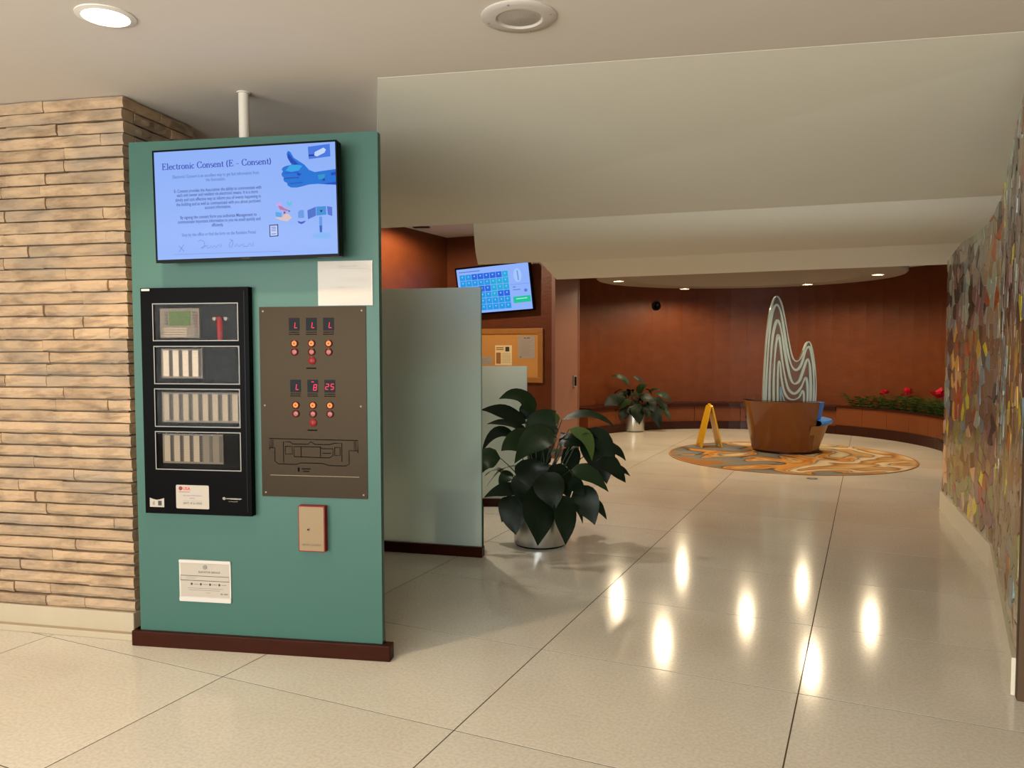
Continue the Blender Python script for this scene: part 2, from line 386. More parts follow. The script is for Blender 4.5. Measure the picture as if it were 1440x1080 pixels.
# ------------------------------------------------------------------ lobby walls out of the picture
struct(MB().box(-8.1, -7.9, -4.2, 5, 0, CEIL).build('wall_west', 'off_white'), 'plain lobby side wall')
wb = MB().box(-8, -6, -4.3, -4.1, 0, CEIL).box(2, 4.2, -4.3, -4.1, 0, CEIL).box(-6, 2, -4.3, -4.1, 0, .25).box(-6, 2, -4.3, -4.1, 2.6, CEIL)
struct(wb.build('wall_front', 'off_white'), 'lobby front wall with a long window')
wf = struct(MB().box(-6, 2, -4.22, -4.16, .25, .31).box(-6, 2, -4.22, -4.16, 2.54, 2.6).build('window_1', 'dark_grey'), 'long glazed lobby front')
for k in range(6): MB().box(-6+k*1.588, -5.94+k*1.588, -4.22, -4.16, .31, 2.54).build('mullion', 'dark_grey', wf)
struct(MB().box(4.1, 4.3, -4.2, 4.1, 0, CEIL).build('wall_east', 'off_white'), 'plain lobby side wall opposite the pillar')
struct(MB().box(.604, 4.2, 3.89, 3.95, 0, CEIL).build('wall_return', 'brown_paint'), 'short wall turning away from the mosaic')

# ------------------------------------------------------------------ recess and alcove walls
struct(MB().box(-5.66, -5.506, 5.0, 9.96, 0, 3.06).build('wall_left', 'copper_plaster'), 'copper brown plaster side wall of the recess')
struct(MB().box(-8, -5.66, 4.9, 5.05, 0, 3.06).build('wall_divider', 'copper_plaster'), 'copper plaster wall closing the recess towards the lobby')
stub = struct(MB().box(-5.506, -3.9, 9.8, 10.72, 0, 3.06).build('wall_back', 'copper_plaster'), 'copper brown plaster wall carrying the notice board')
MB().box(-3.9, -3.85, 9.79, 10.72, 0, 3.06).build('end_panel', 'pink_lit_plaster', stub)['label'] = 'pinkish lit end face of the wall'
MB().box(-3.85, -3.842, 10.70, 10.73, 0, 2.9).build('corner_bead', 'pink_lit_plaster', stub)
MB().box(-3.851, -3.838, 9.79, 10.72, 0, .09).build('baseboard', 'bench_wood', stub)

RC = Vector((-1.6, 12.0))
def arc_pts(r, a0, a1, n): return [(RC.x+r*math.cos(math.radians(a0+(a1-a0)*k/n)), RC.y+r*math.sin(math.radians(a0+(a1-a0)*k/n))) for k in range(n+1)]
def ring_prism(mb, r0, r1, a0, a1, n, z0, z1):
    i = arc_pts(r0, a0, a1, n); o = arc_pts(r1, a0, a1, n)
    for k in range(n):
        mb.prism([o[k], o[k+1], i[k+1], i[k]], z0, z1)
    return mb
# wall of the alcove: facets 22 deg wide, each a wide plaster panel with a fine seam
rot = struct(ring_prism(MB(), 3.14, 3.3, -11, 209, 30, 0, 2.8).build('wall_round', 'copper_plaster'), 'curved copper brown plaster wall of the seating alcove')
for k in range(10):
    a0 = -11+22*k
    p = ring_prism(MB(), 3.10, 3.14, a0+.012, a0+21.988, 4, .3, 2.795).build('plaster_panel', 'copper_plaster', rot)
struct(MB().box(-5.6, -4.42, 10.6, 10.72, 0, 2.79).build('wall_link', 'copper_plaster'), 'plaster wall between the notice board wall and the alcove')

# round dropped ceiling with a shallow inner dome
DC = Vector((-1.72, 12.0)); DZ = 2.52
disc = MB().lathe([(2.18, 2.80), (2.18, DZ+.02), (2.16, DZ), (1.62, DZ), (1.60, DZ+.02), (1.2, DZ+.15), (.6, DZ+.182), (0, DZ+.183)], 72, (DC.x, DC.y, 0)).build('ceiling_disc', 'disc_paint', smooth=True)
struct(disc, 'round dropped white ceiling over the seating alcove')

# ------------------------------------------------------------------ stone pillar
PA = Vector((-3.475, 2.836)); pd = Vector((math.cos(math.radians(13)), math.sin(math.radians(13)))); pn = Vector((-pd.y, pd.x))
pil = struct(MB().box(-1.9, -.035, .035, .6, 0, CEIL).build('pillar_left', 'mortar', None, (PA.x, PA.y, 0), math.radians(13)), 'pillar faced with long split beige stone courses')
MB().box(-1.92, .0, -.012, .62, 0, .135).build('base_slab', 'slab_base', pil, bevel=.004)
MB().box(-1.95, .02, -.045, .64, 0, .035).build('base_slab', 'slab_base', pil, bevel=.004)
def rough_brick(l, h, d, seed):
    """split faced stone: x 0..l, front at y=0, wavy front face"""
    r = random.Random(seed); nx = max(3, int(l/.07)); nz = 3; f = []
    g = .0022
    for k in range(nz+1):
        for i in range(nx+1):
            x = .0008+(l-.0016)*i/nx; z = g+(h-2*g)*k/nz
            e = (i in (0, nx)) or (k in (0, nz))
            y = r.uniform(.0, .005) if e else r.uniform(-.008, .003)
            if i in (0, nx) and k not in (0, nz): y *= .15
            if k == 0: z += r.uniform(0, .005); y += .004
            if k == nz: z -= r.uniform(0, .005)
            f.append((x, y, z))
    n = len(f); back = [(g, d, g), (l-g, d, g), (l-g, d, h-g), (g, d, h-g)]
    fs = [(k*(nx+1)+i, k*(nx+1)+i+1, (k+1)*(nx+1)+i+1, (k+1)*(nx+1)+i) for k in range(nz) for i in range(nx)]
    bot = list(range(nx+1)); top = [nz*(nx+1)+i for i in range(nx+1)]
    lef = [k*(nx+1) for k in range(nz+1)]; rig = [k*(nx+1)+nx for k in range(nz+1)]
    fs += [tuple(bot[::-1])+(n, n+1), tuple(top)+(n+2, n+3), tuple(lef)+(n+3, n), tuple(rig[::-1])+(n+1, n+2), (n, n+3, n+2, n+1)]
    return MB().add(f+back, fs)
NC = 43; zb = .135; ch = (CEIL-zb-.002)/NC
for c in range(NC):
    z = zb+c*ch; hh = ch
    # front face, running left from the corner
    x = 0.0; first = True; corner = (c % 2 == 0)
    while x > -1.15:
        l = rnd.uniform(.2, .72)
        if first: l = rnd.choice([.11, .13, .35, .5]) if not corner else rnd.uniform(.25, .6)
        b = rough_brick(l, hh, .05 if not first else .09, c*100+int(-x*50)).build('brick', 'split_stone', pil, (x-l, rnd.uniform(-.007, .006), z))
        x -= l; first = False
    # side face (towards the teal panel), depth behind the corner stone
    y = .095
    while y < .55:
        l = min(rnd.uniform(.12, .26), .62-y)
        if l < .05: break
        rough_brick(l, hh, .05, c*100+77+int(y*50)).build('brick', 'split_stone', pil, (rnd.uniform(-.003, .003), y, z), PI/2)
        y += l

# ------------------------------------------------------------------ teal partition with the instruments on it
PT = math.atan2(.37, 1.33); PL = Vector((-3.375, 2.787)); PU = Vector((math.cos(PT), math.sin(PT))); PN = Vector((PU.y, -PU.x))
PW, PH = 1.290, 2.541
def pw(u, d=0, v=0): q = PL+PU*u+PN*d; return Vector((q.x, q.y, v))
part = thing('booth_partition', 'tall teal painted booth wall with dark wood base, carrying screen and instrument panels', 'partition', pw(0), PT)
MB().rbox(0, PW, 0, .04, .075, PH, .006).build('front_board', 'teal_paint', part)
inv = Matrix.Rotation(-PT, 4, 'Z') @ Matrix.Translation(-pw(0))
def loc_p(p): return inv @ Vector((p[0], p[1], 0))
e0 = Vector((PW-.012, .04, 0)); e1 = loc_p((-3.30, 4.80))
dv = (e1-e0).normalized(); nv = Vector((dv.y, -dv.x, 0))
def slab(mb, a, b, t0, t1, z0, z1):
    dd = (b-a).normalized(); n_ = Vector((dd.y, -dd.x, 0))
    q = [a+n_*t0, b+n_*t0, b+n_*t1, a+n_*t1]
    return mb.prism([(p.x, p.y) for p in q][::-1] if t1 > t0 else [(p.x, p.y) for p in q], z0, z1)
slab(MB(), e0, e1, -.04, .008, .075, PH-.02).build('side_board', 'teal_dark', part)
slab(MB(), Vector((PW-.02, .0, 0)), e1, -.03, .034, 0, .078).build('baseboard', 'wood_base', part)
MB().box(-.035, PW+.045, -.026, .04, 0, .078).build('baseboard', 'wood_base', part, bevel=.004)
MB().box(-.035, .0, .0, .6, 0, .078).build('baseboard', 'wood_base', part)
MB().box(0, .03, .041, .7, .075, PH-.03).build('side_board', 'teal_dark', part)

def on_panel(name, label, cat, u, v): return thing(name, label, cat, pw(u, 0, v), PT)

# --- big display
tv = on_panel('television', 'flat screen on the teal wall showing an Electronic Consent notice', 'television', .674, 2.206); 
tv.rotation_euler = (0, math.radians(-.85), PT)
SW, SH = .918, .516
MB().rbox(-.466, .466, -.112, -.07, -.268, .264, .008).build('back_shell', 'black_plastic', tv)
bz = MB()
bz.box(-.464, .464, -.121, -.110, .256, .264).box(-.464, .464, -.121, -.110, -.270, -.256).box(-.464, -.457, -.121, -.110, -.256, .256).box(.457, .464, -.121, -.110, -.256, .256)
bz.build('bezel', 'black_plastic', tv)
MB().box(-.2, .2, -.07, -.03, -.15, .15).box(-.25, -.18, -.035, -.0005, -.2, .2).box(.18, .25, -.035, -.0005, -.2, .2).build('wall_bracket', 'dark_grey', tv)
MB().box(-.02, .02, -.1222, -.121, -.266, -.260).build('badge', 'steel_brushed', tv)
SB = (136, 172, 244)
scr = MB().box(-SW/2, SW/2, -.117, -.110, -SH/2, SH/2).build('screen', glow(SB, 1.0, .1, .35), tv); scr['label'] = 'glowing pale blue screen'
def sx(s): return (s-.5)*SW
def sz(t): return (.5-t)*SH
YS = -.1174
def serif_text(s, x0, x1, zb_, cap, m):
    """high contrast serif lettering drawn with a broad-nib pen"""
    xh = .62
    def arc(cx, cz, rx, rz, a0, a1, n=14): return [(cx+rx*math.cos(math.radians(a0+(a1-a0)*k/n)), cz+rz*math.sin(math.radians(a0+(a1-a0)*k/n))) for k in range(n+1)]
    def sf(x, z, w_=.2): return [[(x-w_/2, z), (x+w_/2, z)]]
    G = {
     'E': (.72, [[(.18, 0), (.18, 1)], [(.02, .015), (.66, .015), (.68, .2)], [(.02, .985), (.62, .985), (.64, .8)], [(.18, .52), (.46, .52)], [(.46, .4), (.46, .64)]]),
     'l': (.32, [[(.16, 0), (.16, 1.02)], [(.02, .015), (.3, .015)], [(.03, 1.0), (.16, 1.0)]]),
     'e': (.5, [arc(.26, .31, .21, .31, 10, 330), [(.06, .34), (.47, .34)]]),
     'c': (.46, [arc(.26, .31, .21, .31, 45, 320)]),
     't': (.36, [[(.17, .82), (.17, .12)]+arc(.27, .1, .1, .09, 180, 330, 6), [(.02, .6), (.32, .6)]]),
     'r': (.42, [[(.13, 0), (.13, .62)], [(.0, .015), (.28, .015)], [(.02, .605), (.13, .605)], arc(.28, .42, .15, .19, 170, 50, 8)]),
     'o': (.52, [arc(.26, .31, .22, .31, 0, 360, 22)]),
     'n': (.6, [[(.13, 0), (.13, .62)], [(.0, .015), (.26, .015)], [(.02, .605), (.13, .605)], arc(.3, .4, .17, .21, 160, 0, 8)+[(.47, 0)], [(.35, .015), (.6, .015)]]),
     'i': (.3, [[(.15, 0), (.15, .62)], [(.02, .015), (.28, .015)], [(.04, .605), (.15, .605)], [(.15, .8), (.15, .93)]]),
     'C': (.8, [arc(.42, .5, .36, .5, 50, 310, 20), [(.66, .74), (.66, 1.0)], [(.66, .02), (.66, .24)]]),
     's': (.42, [arc(.21, .46, .15, .15, 40, 240, 8)[:-1]+[(.2, .32)]+arc(.21, .16, .16, .16, 60, -130, 8)]),
     '(': (.32, [arc(.4, .42, .3, .62, 120, 240, 10)]), ')': (.32, [arc(-.1, .42, .3, .62, 60, -60, 10)]),
     '-': (.5, [[(.04, .34), (.46, .34)]]), ' ': (.3, [])}
    tot = sum(G[ch_][0]+.04 for ch_ in s); k = (x1-x0)/tot; mb = MB(); x = x0
    for ch_ in s:
        wdt, ss = G[ch_]
        for st in ss:
            stroke(mb, [(x+px_*k, zb_+pz_*cap) for px_, pz_ in st], .17*cap, YS-.0004, .075*cap)
        x += (wdt+.04)*k
    o = mb.build('lettering', m, scr); return o
serif_text('Electronic Consent (E - Consent)', sx(.045), sx(.655), sz(.168), .056*SH, glow((44, 62, 178), 1))
ti = glow((62, 82, 150), 1); tl = glow((92, 120, 196), 1)
def tvline(s, t, s0, s1, m, sz_=.031):
    o = text(s, sz_*SH*1.35, m, scr, 0, sz(t)-.006, YS-.0003, 'LEFT', bold=.012)
    xs = [v.co.x for v in o.data.vertices]; k = (sx(s1)-sx(s0))/(max(xs)-min(xs)); o.scale.x = k; o.location.x = sx(s0)-min(xs)*k
for a in (('Electronic Consent is an excellent way to get fast information from', .24, .105, .585, tl), ('the Association.', .28, .29, .40, tl),
          ('E- Consent provides the Association the ability to communicate with', .372, .11, .595, ti), ('each unit owner and resident via electronic means. It is a more', .41, .125, .575, ti),
          ('timely and cost effective way to inform you of events happening in', .452, .115, .59, ti), ('the building and as well as communicate with you about pertinent', .494, .12, .59, ti),
          ('account information.', .532, .28, .425, ti), ('By signing the consent form you authorize Management to', .615, .14, .565, ti),
          ('communicate important information to you via email quickly and', .655, .125, .585, ti), ('efficiently.', .695, .315, .38, ti),
          ('Stop by the office or find the form on the Resident Portal.', .775, .145, .56, tl)): tvline(*a)
sg = MB(); 
def P_(s, t): return (sx(s), sz(t))
for st in ([(.125, .93), (.155, .86)], [(.125, .87), (.155, .925)],
           [(.235, .84), (.25, .825), (.268, .84), (.272, .875), (.26, .905), (.25, .9), (.27, .885), (.29, .88), (.285, .90), (.30, .90), (.305, .88), (.315, .905), (.325, .88), (.335, .90), (.35, .875), (.36, .9), (.366, .87)],
           [(.41, .83), (.425, .84), (.43, .87), (.42, .905), (.408, .90), (.412, .86), (.43, .835)], [(.44, .9), (.45, .875), (.462, .9), (.475, .885), (.49, .88), (.485, .9), (.51, .9), (.525, .87), (.53, .9), (.54, .895), (.54, .865)]):
    sg = MB(); stroke(sg, [P_(*p) for p in st], .0022, YS-.0003); sg.build('signature', glow((92, 122, 205), 1), scr)
flat('signature_line', [P_(.09, .948), P_(.69, .955), P_(.69, .958), P_(.09, .951)], glow((104, 132, 208), 1), scr, YS-.0004)
# thumbs-up illustration
hand = [(1.0, .245), (.93, .255), (.885, .262), (.855, .24), (.83, .19), (.80, .155), (.775, .125), (.757, .07), (.745, .06), (.737, .085), (.742, .125), (.755, .165), (.762, .185),
        (.73, .195), (.715, .205), (.708, .225), (.715, .24), (.706, .262), (.71, .285), (.718, .295), (.716, .318), (.722, .335), (.735, .345), (.738, .37), (.755, .388), (.785, .392), (.82, .382), (.85, .37), (.9, .368), (.95, .378), (1.0, .385)]
flat('hand_picture', [P_(*p) for p in hand], glow((20, 112, 212), 1), scr, YS-.0004)
for q, c in (([(.752, .19), (.79, .188), (.82, .2), (.8, .24), (.76, .25), (.73, .235)], (46, 160, 226)), ([(.745, .085), (.755, .1), (.775, .145), (.80, .185), (.78, .19), (.757, .165), (.742, .12)], (24, 66, 176)),
             ([(.90, .29), (.94, .285), (.935, .32), (.905, .33)], (38, 146, 200)), ([(.92, .345), (.935, .318), (.94, .34)], (20, 48, 150)), ([(.93, .37), (1.0, .355), (1.0, .384), (.95, .376)], (22, 70, 198)),
             ([(.72, .30), (.80, .297), (.80, .308), (.72, .31)], (14, 78, 178)), ([(.72, .252), (.80, .25), (.80, .262), (.72, .262)], (30, 84, 200)), ([(.745, .35), (.82, .342), (.82, .352), (.75, .36)], (14, 88, 186)),
             ([(.79, .262), (.815, .27), (.8, .29), (.79, .275)], (18, 56, 176)), ([(.97, .275), (.995, .27), (.995, .295), (.972, .30)], (20, 60, 180))):
    flat('hand_shading', [P_(*p) for p in q], glow(c, 1), scr, YS-.0008)
flat('icon_tile', [P_(.852, .035), P_(.968, .02), P_(.97, .13), P_(.855, .145)], glow((64, 116, 220), 1), scr, YS-.0004)
flat('ballot_icon', [P_(.888, .085), P_(.935, .05), P_(.948, .07), P_(.94, .095), P_(.9, .125), P_(.885, .115)], glow((190, 210, 250), 1), scr, YS-.0008)
flat('ballot_icon', [P_(.855, .105), P_(.885, .105), P_(.885, .12), P_(.855, .12)], glow((40, 40, 140), 1), scr, YS-.0008)
# seated reader, plant, tablet, mailbox
for q, c in ((ell(.688, .535, .014, .018, 12), (200, 160, 232)), (ell(.692, .53, .007, .012, 10), (170, 70, 160)), ([(.683, .545), (.70, .55), (.72, .575), (.742, .59), (.738, .60), (.712, .59), (.692, .58)], (186, 110, 160)),
             ([(.668, .60), (.70, .61), (.70, .655), (.668, .64)], (84, 160, 226)), ([(.665, .65), (.69, .675), (.73, .69), (.755, .66), (.74, .625), (.715, .62), (.705, .65)], (214, 190, 190)),
             ([(.712, .60), (.722, .6), (.722, .645), (.712, .65)], (150, 60, 110)), ([(.73, .59), (.75, .598), (.742, .606)], (60, 50, 80)), ([(.728, .53), (.737, .505), (.745, .53), (.758, .5), (.756, .54), (.742, .555)], (90, 190, 220)),
             ([(.79, .61), (.80, .595), (.82, .595), (.822, .665), (.79, .665)], (100, 150, 222)), ([(.785, .69), (.805, .70), (.832, .69), (.82, .71), (.805, .72), (.79, .708)], (56, 84, 196)),
             (ell(.912, .83, .05, .03, 24), (130, 180, 244)), ([(.902, .66), (.917, .66), (.917, .78), (.902, .78)], (90, 150, 224)), ([(.903, .74), (.915, .74), (.915, .80), (.903, .80)], (52, 90, 190)),
             ([(.888, .57), (.94, .57), (.94, .645), (.888, .65)], (60, 140, 216)), ([(.84, .60), (.885, .57), (.885, .65), (.842, .68)], (70, 110, 200)), ([(.848, .61), (.879, .585), (.879, .64), (.85, .662)], (160, 190, 246)),
             ([(.945, .57), (.972, .58), (.972, .66), (.948, .645)], (84, 110, 210)), ([(.905, .60), (.914, .605), (.923, .60), (.914, .625)], (16, 22, 60))):
    flat('illustration', [P_(*p) if max(abs(p[0]), abs(p[1])) <= 1.01 else p for p in q], glow(c, 1), scr, YS-.0004-.0003*rnd.random())
flat('document_icon', [P_(.632, .715), P_(.68, .712), P_(.68, .82), P_(.632, .823)], glow((36, 48, 110), 1), scr, YS-.0004)
flat('document_icon', [P_(.637, .723), P_(.675, .721), P_(.675, .812), P_(.637, .815)], glow((186, 204, 248), 1), scr, YS-.0008)
for t in (.735, .75, .765, .795): flat('document_icon', [P_(.643, t), P_(.668, t), P_(.668, t+.005), P_(.643, t+.005)], glow((70, 84, 160), 1), scr, YS-.0011)

# --- fire alarm cabinet
FD = .04; FU0, FU1, FV0, FV1 = .071, .643, .692, 1.816
fp = on_panel('fire_alarm_cabinet', 'black fire alarm cabinet with four windows on the teal wall', 'alarm panel', FU0, FV0)
fw_, fh = FU1-FU0, FV1-FV0
body = MB()
body.box(0, fw_, -.012, 0, 0, fh).box(0, fw_, -FD+.006, -.012, 0, .02).box(0, fw_, -FD+.006, -.012, fh-.02, fh).box(0, .02, -FD+.006, -.012, .02, fh-.02).box(fw_-.02, fw_, -FD+.006, -.012, .02, fh-.02)
body.build('cabinet_body', 'black_satin', fp)
wins = [(.139-FU0, .586-FU0, 1.558-FV0, 1.736-FV0), (.141-FU0, .589-FU0, 1.345-FV0, 1.526-FV0), (.139-FU0, .588-FU0, 1.132-FV0, 1.315-FV0), (.138-FU0, .588-FU0, .918-FV0, 1.102-FV0)]
door = MB(); zs = 0.0
for x0, x1, z0, z1 in sorted(wins, key=lambda q: q[2]):
    door.box(0, fw_, -FD, -FD+.008, zs, z0); door.box(0, x0, -FD, -FD+.008, z0, z1); door.box(x1, fw_, -FD, -FD+.008, z0, z1); zs = z1
door.box(0, fw_, -FD, -FD+.008, zs, fh)
dr = door.build('cabinet_door', 'black_satin', fp)
MB().box(fw_-.024, fw_-.018, -FD-.002, -FD, .02, fh-.02).build('door_edge', 'black_plastic', dr)
for x0, x1, z0, z1 in wins:
    t = .004; f_ = MB().box(x0-t, x1+t, -FD-.0025, -FD, z1, z1+t).box(x0-t, x1+t, -FD-.0025, -FD, z0-t, z0).box(x0-t, x0, -FD-.0025, -FD, z0, z1).box(x1, x1+t, -FD-.0025, -FD, z0, z1)
    f_.build('window_frame', 'frame_silver', dr)['label'] = 'thin silver window frame'
    MB().box(x0, x1, -FD+.004, -FD+.006, z0, z1).build('window_pane', 'pane_glass', dr)
# annunciator behind the first window
x0, x1, z0, z1 = wins[0]
an = MB().box(x0+.025, x0+.235, -.024, -.012, z0+.012, z1-.02).build('annunciator', 'module_tan', fp)
lc = MB().box(x0+.075, x0+.19, -.026, -.024, z0+.072, z1-.034).build('lcd', glow((104, 130, 20), .6), an); lc['label'] = 'green lit display'
for k in range(5):
    for xx in (x0+.052, x0+.2): MB().box(xx, xx+.014, -.027, -.024, z0+.078+k*.014, z0+.085+k*.014).build('soft_key', 'dark_grey', an)
for k in range(4): MB().box(x0+.045, x0+.17, -.026, -.024, z0+.018+k*.012, z0+.025+k*.012).build('status_strip', 'strip_tan', an)
for k in range(9): MB().box(x0+.208+.004, x0+.228, -.026, -.024, z0+.02+k*.014, z0+.027+k*.014).build('status_lamp', 'red_dim' if 2 < k < 8 else 'module_dark', an)
hs = MB().tube([(x0+.345, -.022, z0+.002), (x0+.345, -.022, z0+.085), (x0+.34, -.022, z0+.115)], [.014, .016, .01], 10).build('handset', 'red_paint', fp, smooth=True); hs['label'] = 'dark red telephone handset behind the glass'
for xx in (.315, .375): MB().cyl((x0+xx, -.014, z0+.105), .009, .012, 14, 'y').build('handset_clip', 'ink_grey', hs)
def strips(win, n, pitch, xs0, w_lab, z_in, cols, extra=0):
    x0, x1, z0, z1 = win
    MB().box(x0+xs0-.012, x0+xs0+pitch*(n+extra)-.002, -.022, -.012, z0+z_in[0]-.01, z1-z_in[1]+.008).build('module_rack', 'module_tan', fp)
    for k in range(n+extra):
        xx = x0+xs0+k*pitch
        blank = k >= n
        MB().box(xx+w_lab, xx+pitch-.006, -.0235, -.022, z0+z_in[0], z1-z_in[1]).build('indicator_column', 'module_dark', fp)
        if blank: continue
        st = MB().box(xx, xx+w_lab, -.025, -.022, z0+z_in[0], z1-z_in[1]).build('label_strip', cols[k % len(cols)], fp)
        ln = MB()
        for q in range(1, 11):
            zz = z0+z_in[0]+(z1-z_in[1]-z0-z_in[0])*q/11
            ln.box(xx+.002, xx+w_lab-.002, -.0254, -.025, zz, zz+.0018)
        ln.build('label_rules', 'ink_grey', st)
        dd = MB()
        for q in range(12):
            zz = z0+z_in[0]+(z1-z_in[1]-z0-z_in[0])*(q+.3)/12
            dd.box(xx+w_lab+.003, xx+w_lab+.012, -.0246, -.0235, zz, zz+.005)
        dd.build('indicator_lamps', 'black_matte', fp)
strips(wins[1], 4, .0525, .036, .03, (.035, .018), ['strip_label'])
strips(wins[2], 8, .0525, .036, .028, (.028, .024), ['strip_tan'])
strips(wins[3], 4, .0525, .036, .030, (.036, .018), ['strip_tan'], extra=2)
# stickers on the door
st = MB().rbox(.169, .346, -FD-.0012, -FD, .029, .147, .006).build('service_sticker', 'paper', fp); st['label'] = 'white service sticker with red logo'
Yk = -FD-.0014
flat('globe_mark', ell(.194, .130, .0105, .0105, 16), 'ink_dark_red', st, Yk)
text('USA', .022, 'ink_red', st, .226, .122, Yk-.0002, bold=.03, name='lettering')
text('FIRE PROTECTION', .0072, 'ink_dark_red', st, .214, .110, Yk, bold=.02)
text('FIRE ALARM SYSTEM SERVICE', .0078, 'ink_blue', st, .257, .092, Yk)
text('SERVICE', .008, 'ink_blue', st, .257, .079, Yk)
flat('rule_line', [(.205, .069), (.31, .069), (.31, .0702), (.205, .0702)], 'ink_grey', st, Yk)
text('(847) 816-0050', .0165, 'ink', st, .257, .051, Yk)
k2 = MB().prism_xz([(.025, .032), (.103, .032), (.103, .078), (.085, .072), (.064, .068), (.043, .072), (.025, .078)], -FD-.0012, -FD).build('notice_sticker', 'paper', fp)
flat('pictogram', [(.04, .042), (.052, .042), (.052, .058), (.047, .064), (.04, .052)], 'ink_grey', k2, Yk)
flat('pictogram', [(.07, .04), (.09, .04), (.09, .064), (.07, .064)], 'ink', k2, Yk)
lg = MB().prism_xz([(.43, .083), (.513, .081), (.521, .0875), (.44, .0875)], -FD-.0006, -FD).build('maker_mark', 'ink_grey', fp)
flat('round_mark', ell(.426, .0855, .0085, .0075, 14), 'ink_grey', fp, -FD-.0006)
text('NOTIFIER', .0085, 'paper', lg, .478, .0815, -FD-.0009, bold=.02, shear=.3)
text('by Honeywell', .0085, 'ink_grey', fp, .474, .069, -FD-.0006)
MB().rbox(.006, .05, -FD-.001, -FD, fh-.014, fh-.004, .002).build('door_tag', 'white_plastic', fp)

# --- elevator status plate
EU0, EU1, EV0, EV1 = .680, 1.224, .788, 1.7195
ep = on_panel('elevator_status_plate', 'brushed steel elevator status plate with red floor numbers on the teal wall', 'control panel', EU0, EV0)
plate = MB().rbox(0, EU1-EU0, -.004, 0, 0, EV1-EV0, .004).build('plate', 'steel_brushed', ep)
def seg7(ch_, cx, cz, h, m, par):
    S = {'L': 'fed', '6': 'afgedc', '2': 'abged', '5': 'afgcd', '8': 'abcdefg', '^': 'a'}[ch_]
    w_ = h*.52; t = h*.16; mb = MB(); sh = .14
    def pt(x, z): return (cx+x+sh*(z), cz+z)
    sg_ = {'a': [(-w_/2, h/2), (w_/2, h/2)], 'g': [(-w_/2, 0), (w_/2, 0)], 'd': [(-w_/2, -h/2), (w_/2, -h/2)],
           'f': [(-w_/2, h/2), (-w_/2, 0)], 'b': [(w_/2, h/2), (w_/2, 0)], 'e': [(-w_/2, 0), (-w_/2, -h/2)], 'c': [(w_/2, 0), (w_/2, -h/2)]}
    for c in S: stroke(mb, [pt(*q) for q in sg_[c]], t, -.0062)
    return mb.build('digit', m, par)
red = glow((250, 34, 76), 1.1)
cols_u = [.861, .949, 1.0365]
for row, (vd, chars, vo, vr_, vk) in enumerate(((1.634, ['L', 'L', 'L'], 1.541, 1.5, 1.458), (1.334, ['L', '8', '25'], 1.241, 1.199, 1.156))):
    for q, u in enumerate(cols_u):
        x = u-EU0+(.0025 if row else 0)
        d = MB().box(x-.027, x+.027, -.0055, -.003, vd-EV0-.031, vd-EV0+.031).build('display_window', 'black_plastic', ep); d['label'] = 'black display window with red lit characters'
        cs = chars[q]
        if cs == '25': seg7('2', x-.013, vd-EV0-.002, .026, red, d); seg7('5', x+.013, vd-EV0-.002, .026, red, d)
        elif cs == '8':
            seg7('8', x+.013, vd-EV0-.006, .027, red, d); seg7('^', x-.001, vd-EV0+.008, .026, red, d)
        else: seg7('L', x+.011, vd-EV0-.004, .026, red, d)
        lt = MB()
        for zz, wv in ((-.041, .026), (-.051, .028)):
            xx = x-wv
            while xx < x+wv-.004:
                l = rnd.uniform(.003, .008); lt.box(xx, min(xx+l, x+wv), -.0045, -.004, vd-EV0+zz, vd-EV0+zz+.005); xx += l+.002
        lt.build('engraved_caption', 'engrave', ep)
        lm = MB().lathe([(0, .0), (.0185, 0), (.0185, .004), (.015, .006), (.013, .004)], 20, (x, -.004, vo-EV0), ax='y').build('lamp_bezel', 'red_dim', ep, smooth=True)
        MB().lathe([(.0, .004), (.006, .0055), (.013, .005), (.013, .004)], 18, (x, -.004, vo-EV0), ax='y').build('lit_lens', glow((255, 158, 74), 1.0), lm, smooth=True)
        MB().lathe([(.0, .0062), (.0045, .006), (.0045, .004)], 10, (x, -.0042, vo-EV0), ax='y').build('lens_core', glow((200, 84, 24), .9), lm)
        lm = MB().lathe([(0, .0), (.0185, 0), (.0185, .004), (.015, .006), (.012, .004)], 20, (x, -.004, vr_-EV0), ax='y').build('lamp_bezel', 'red_dim', ep, smooth=True)
        MB().lathe([(.0, .006), (.006, .0055), (.012, .004)], 18, (x, -.004, vr_-EV0), ax='y').build('unlit_lens', 'lens_pink', lm, smooth=True)
    x = .9505-EU0+(.0015 if row else 0)
    kb = MB().lathe([(0, .008), (.012, .008), (.019, .004), (.019, 0)], 20, (x, -.004, vk-EV0), ax='y').build('reset_button', 'red_paint', ep, smooth=True)
    MB().box(x-.002, x+.002, -.0128, -.0118, vk-EV0-.008, vk-EV0+.008).build('button_slot', 'ink_dark_red', kb)
    MB().box(x-.03, x+.02, -.0045, -.004, vk-EV0-.040, vk-EV0-.034).build('engraved_caption', 'engrave', ep)
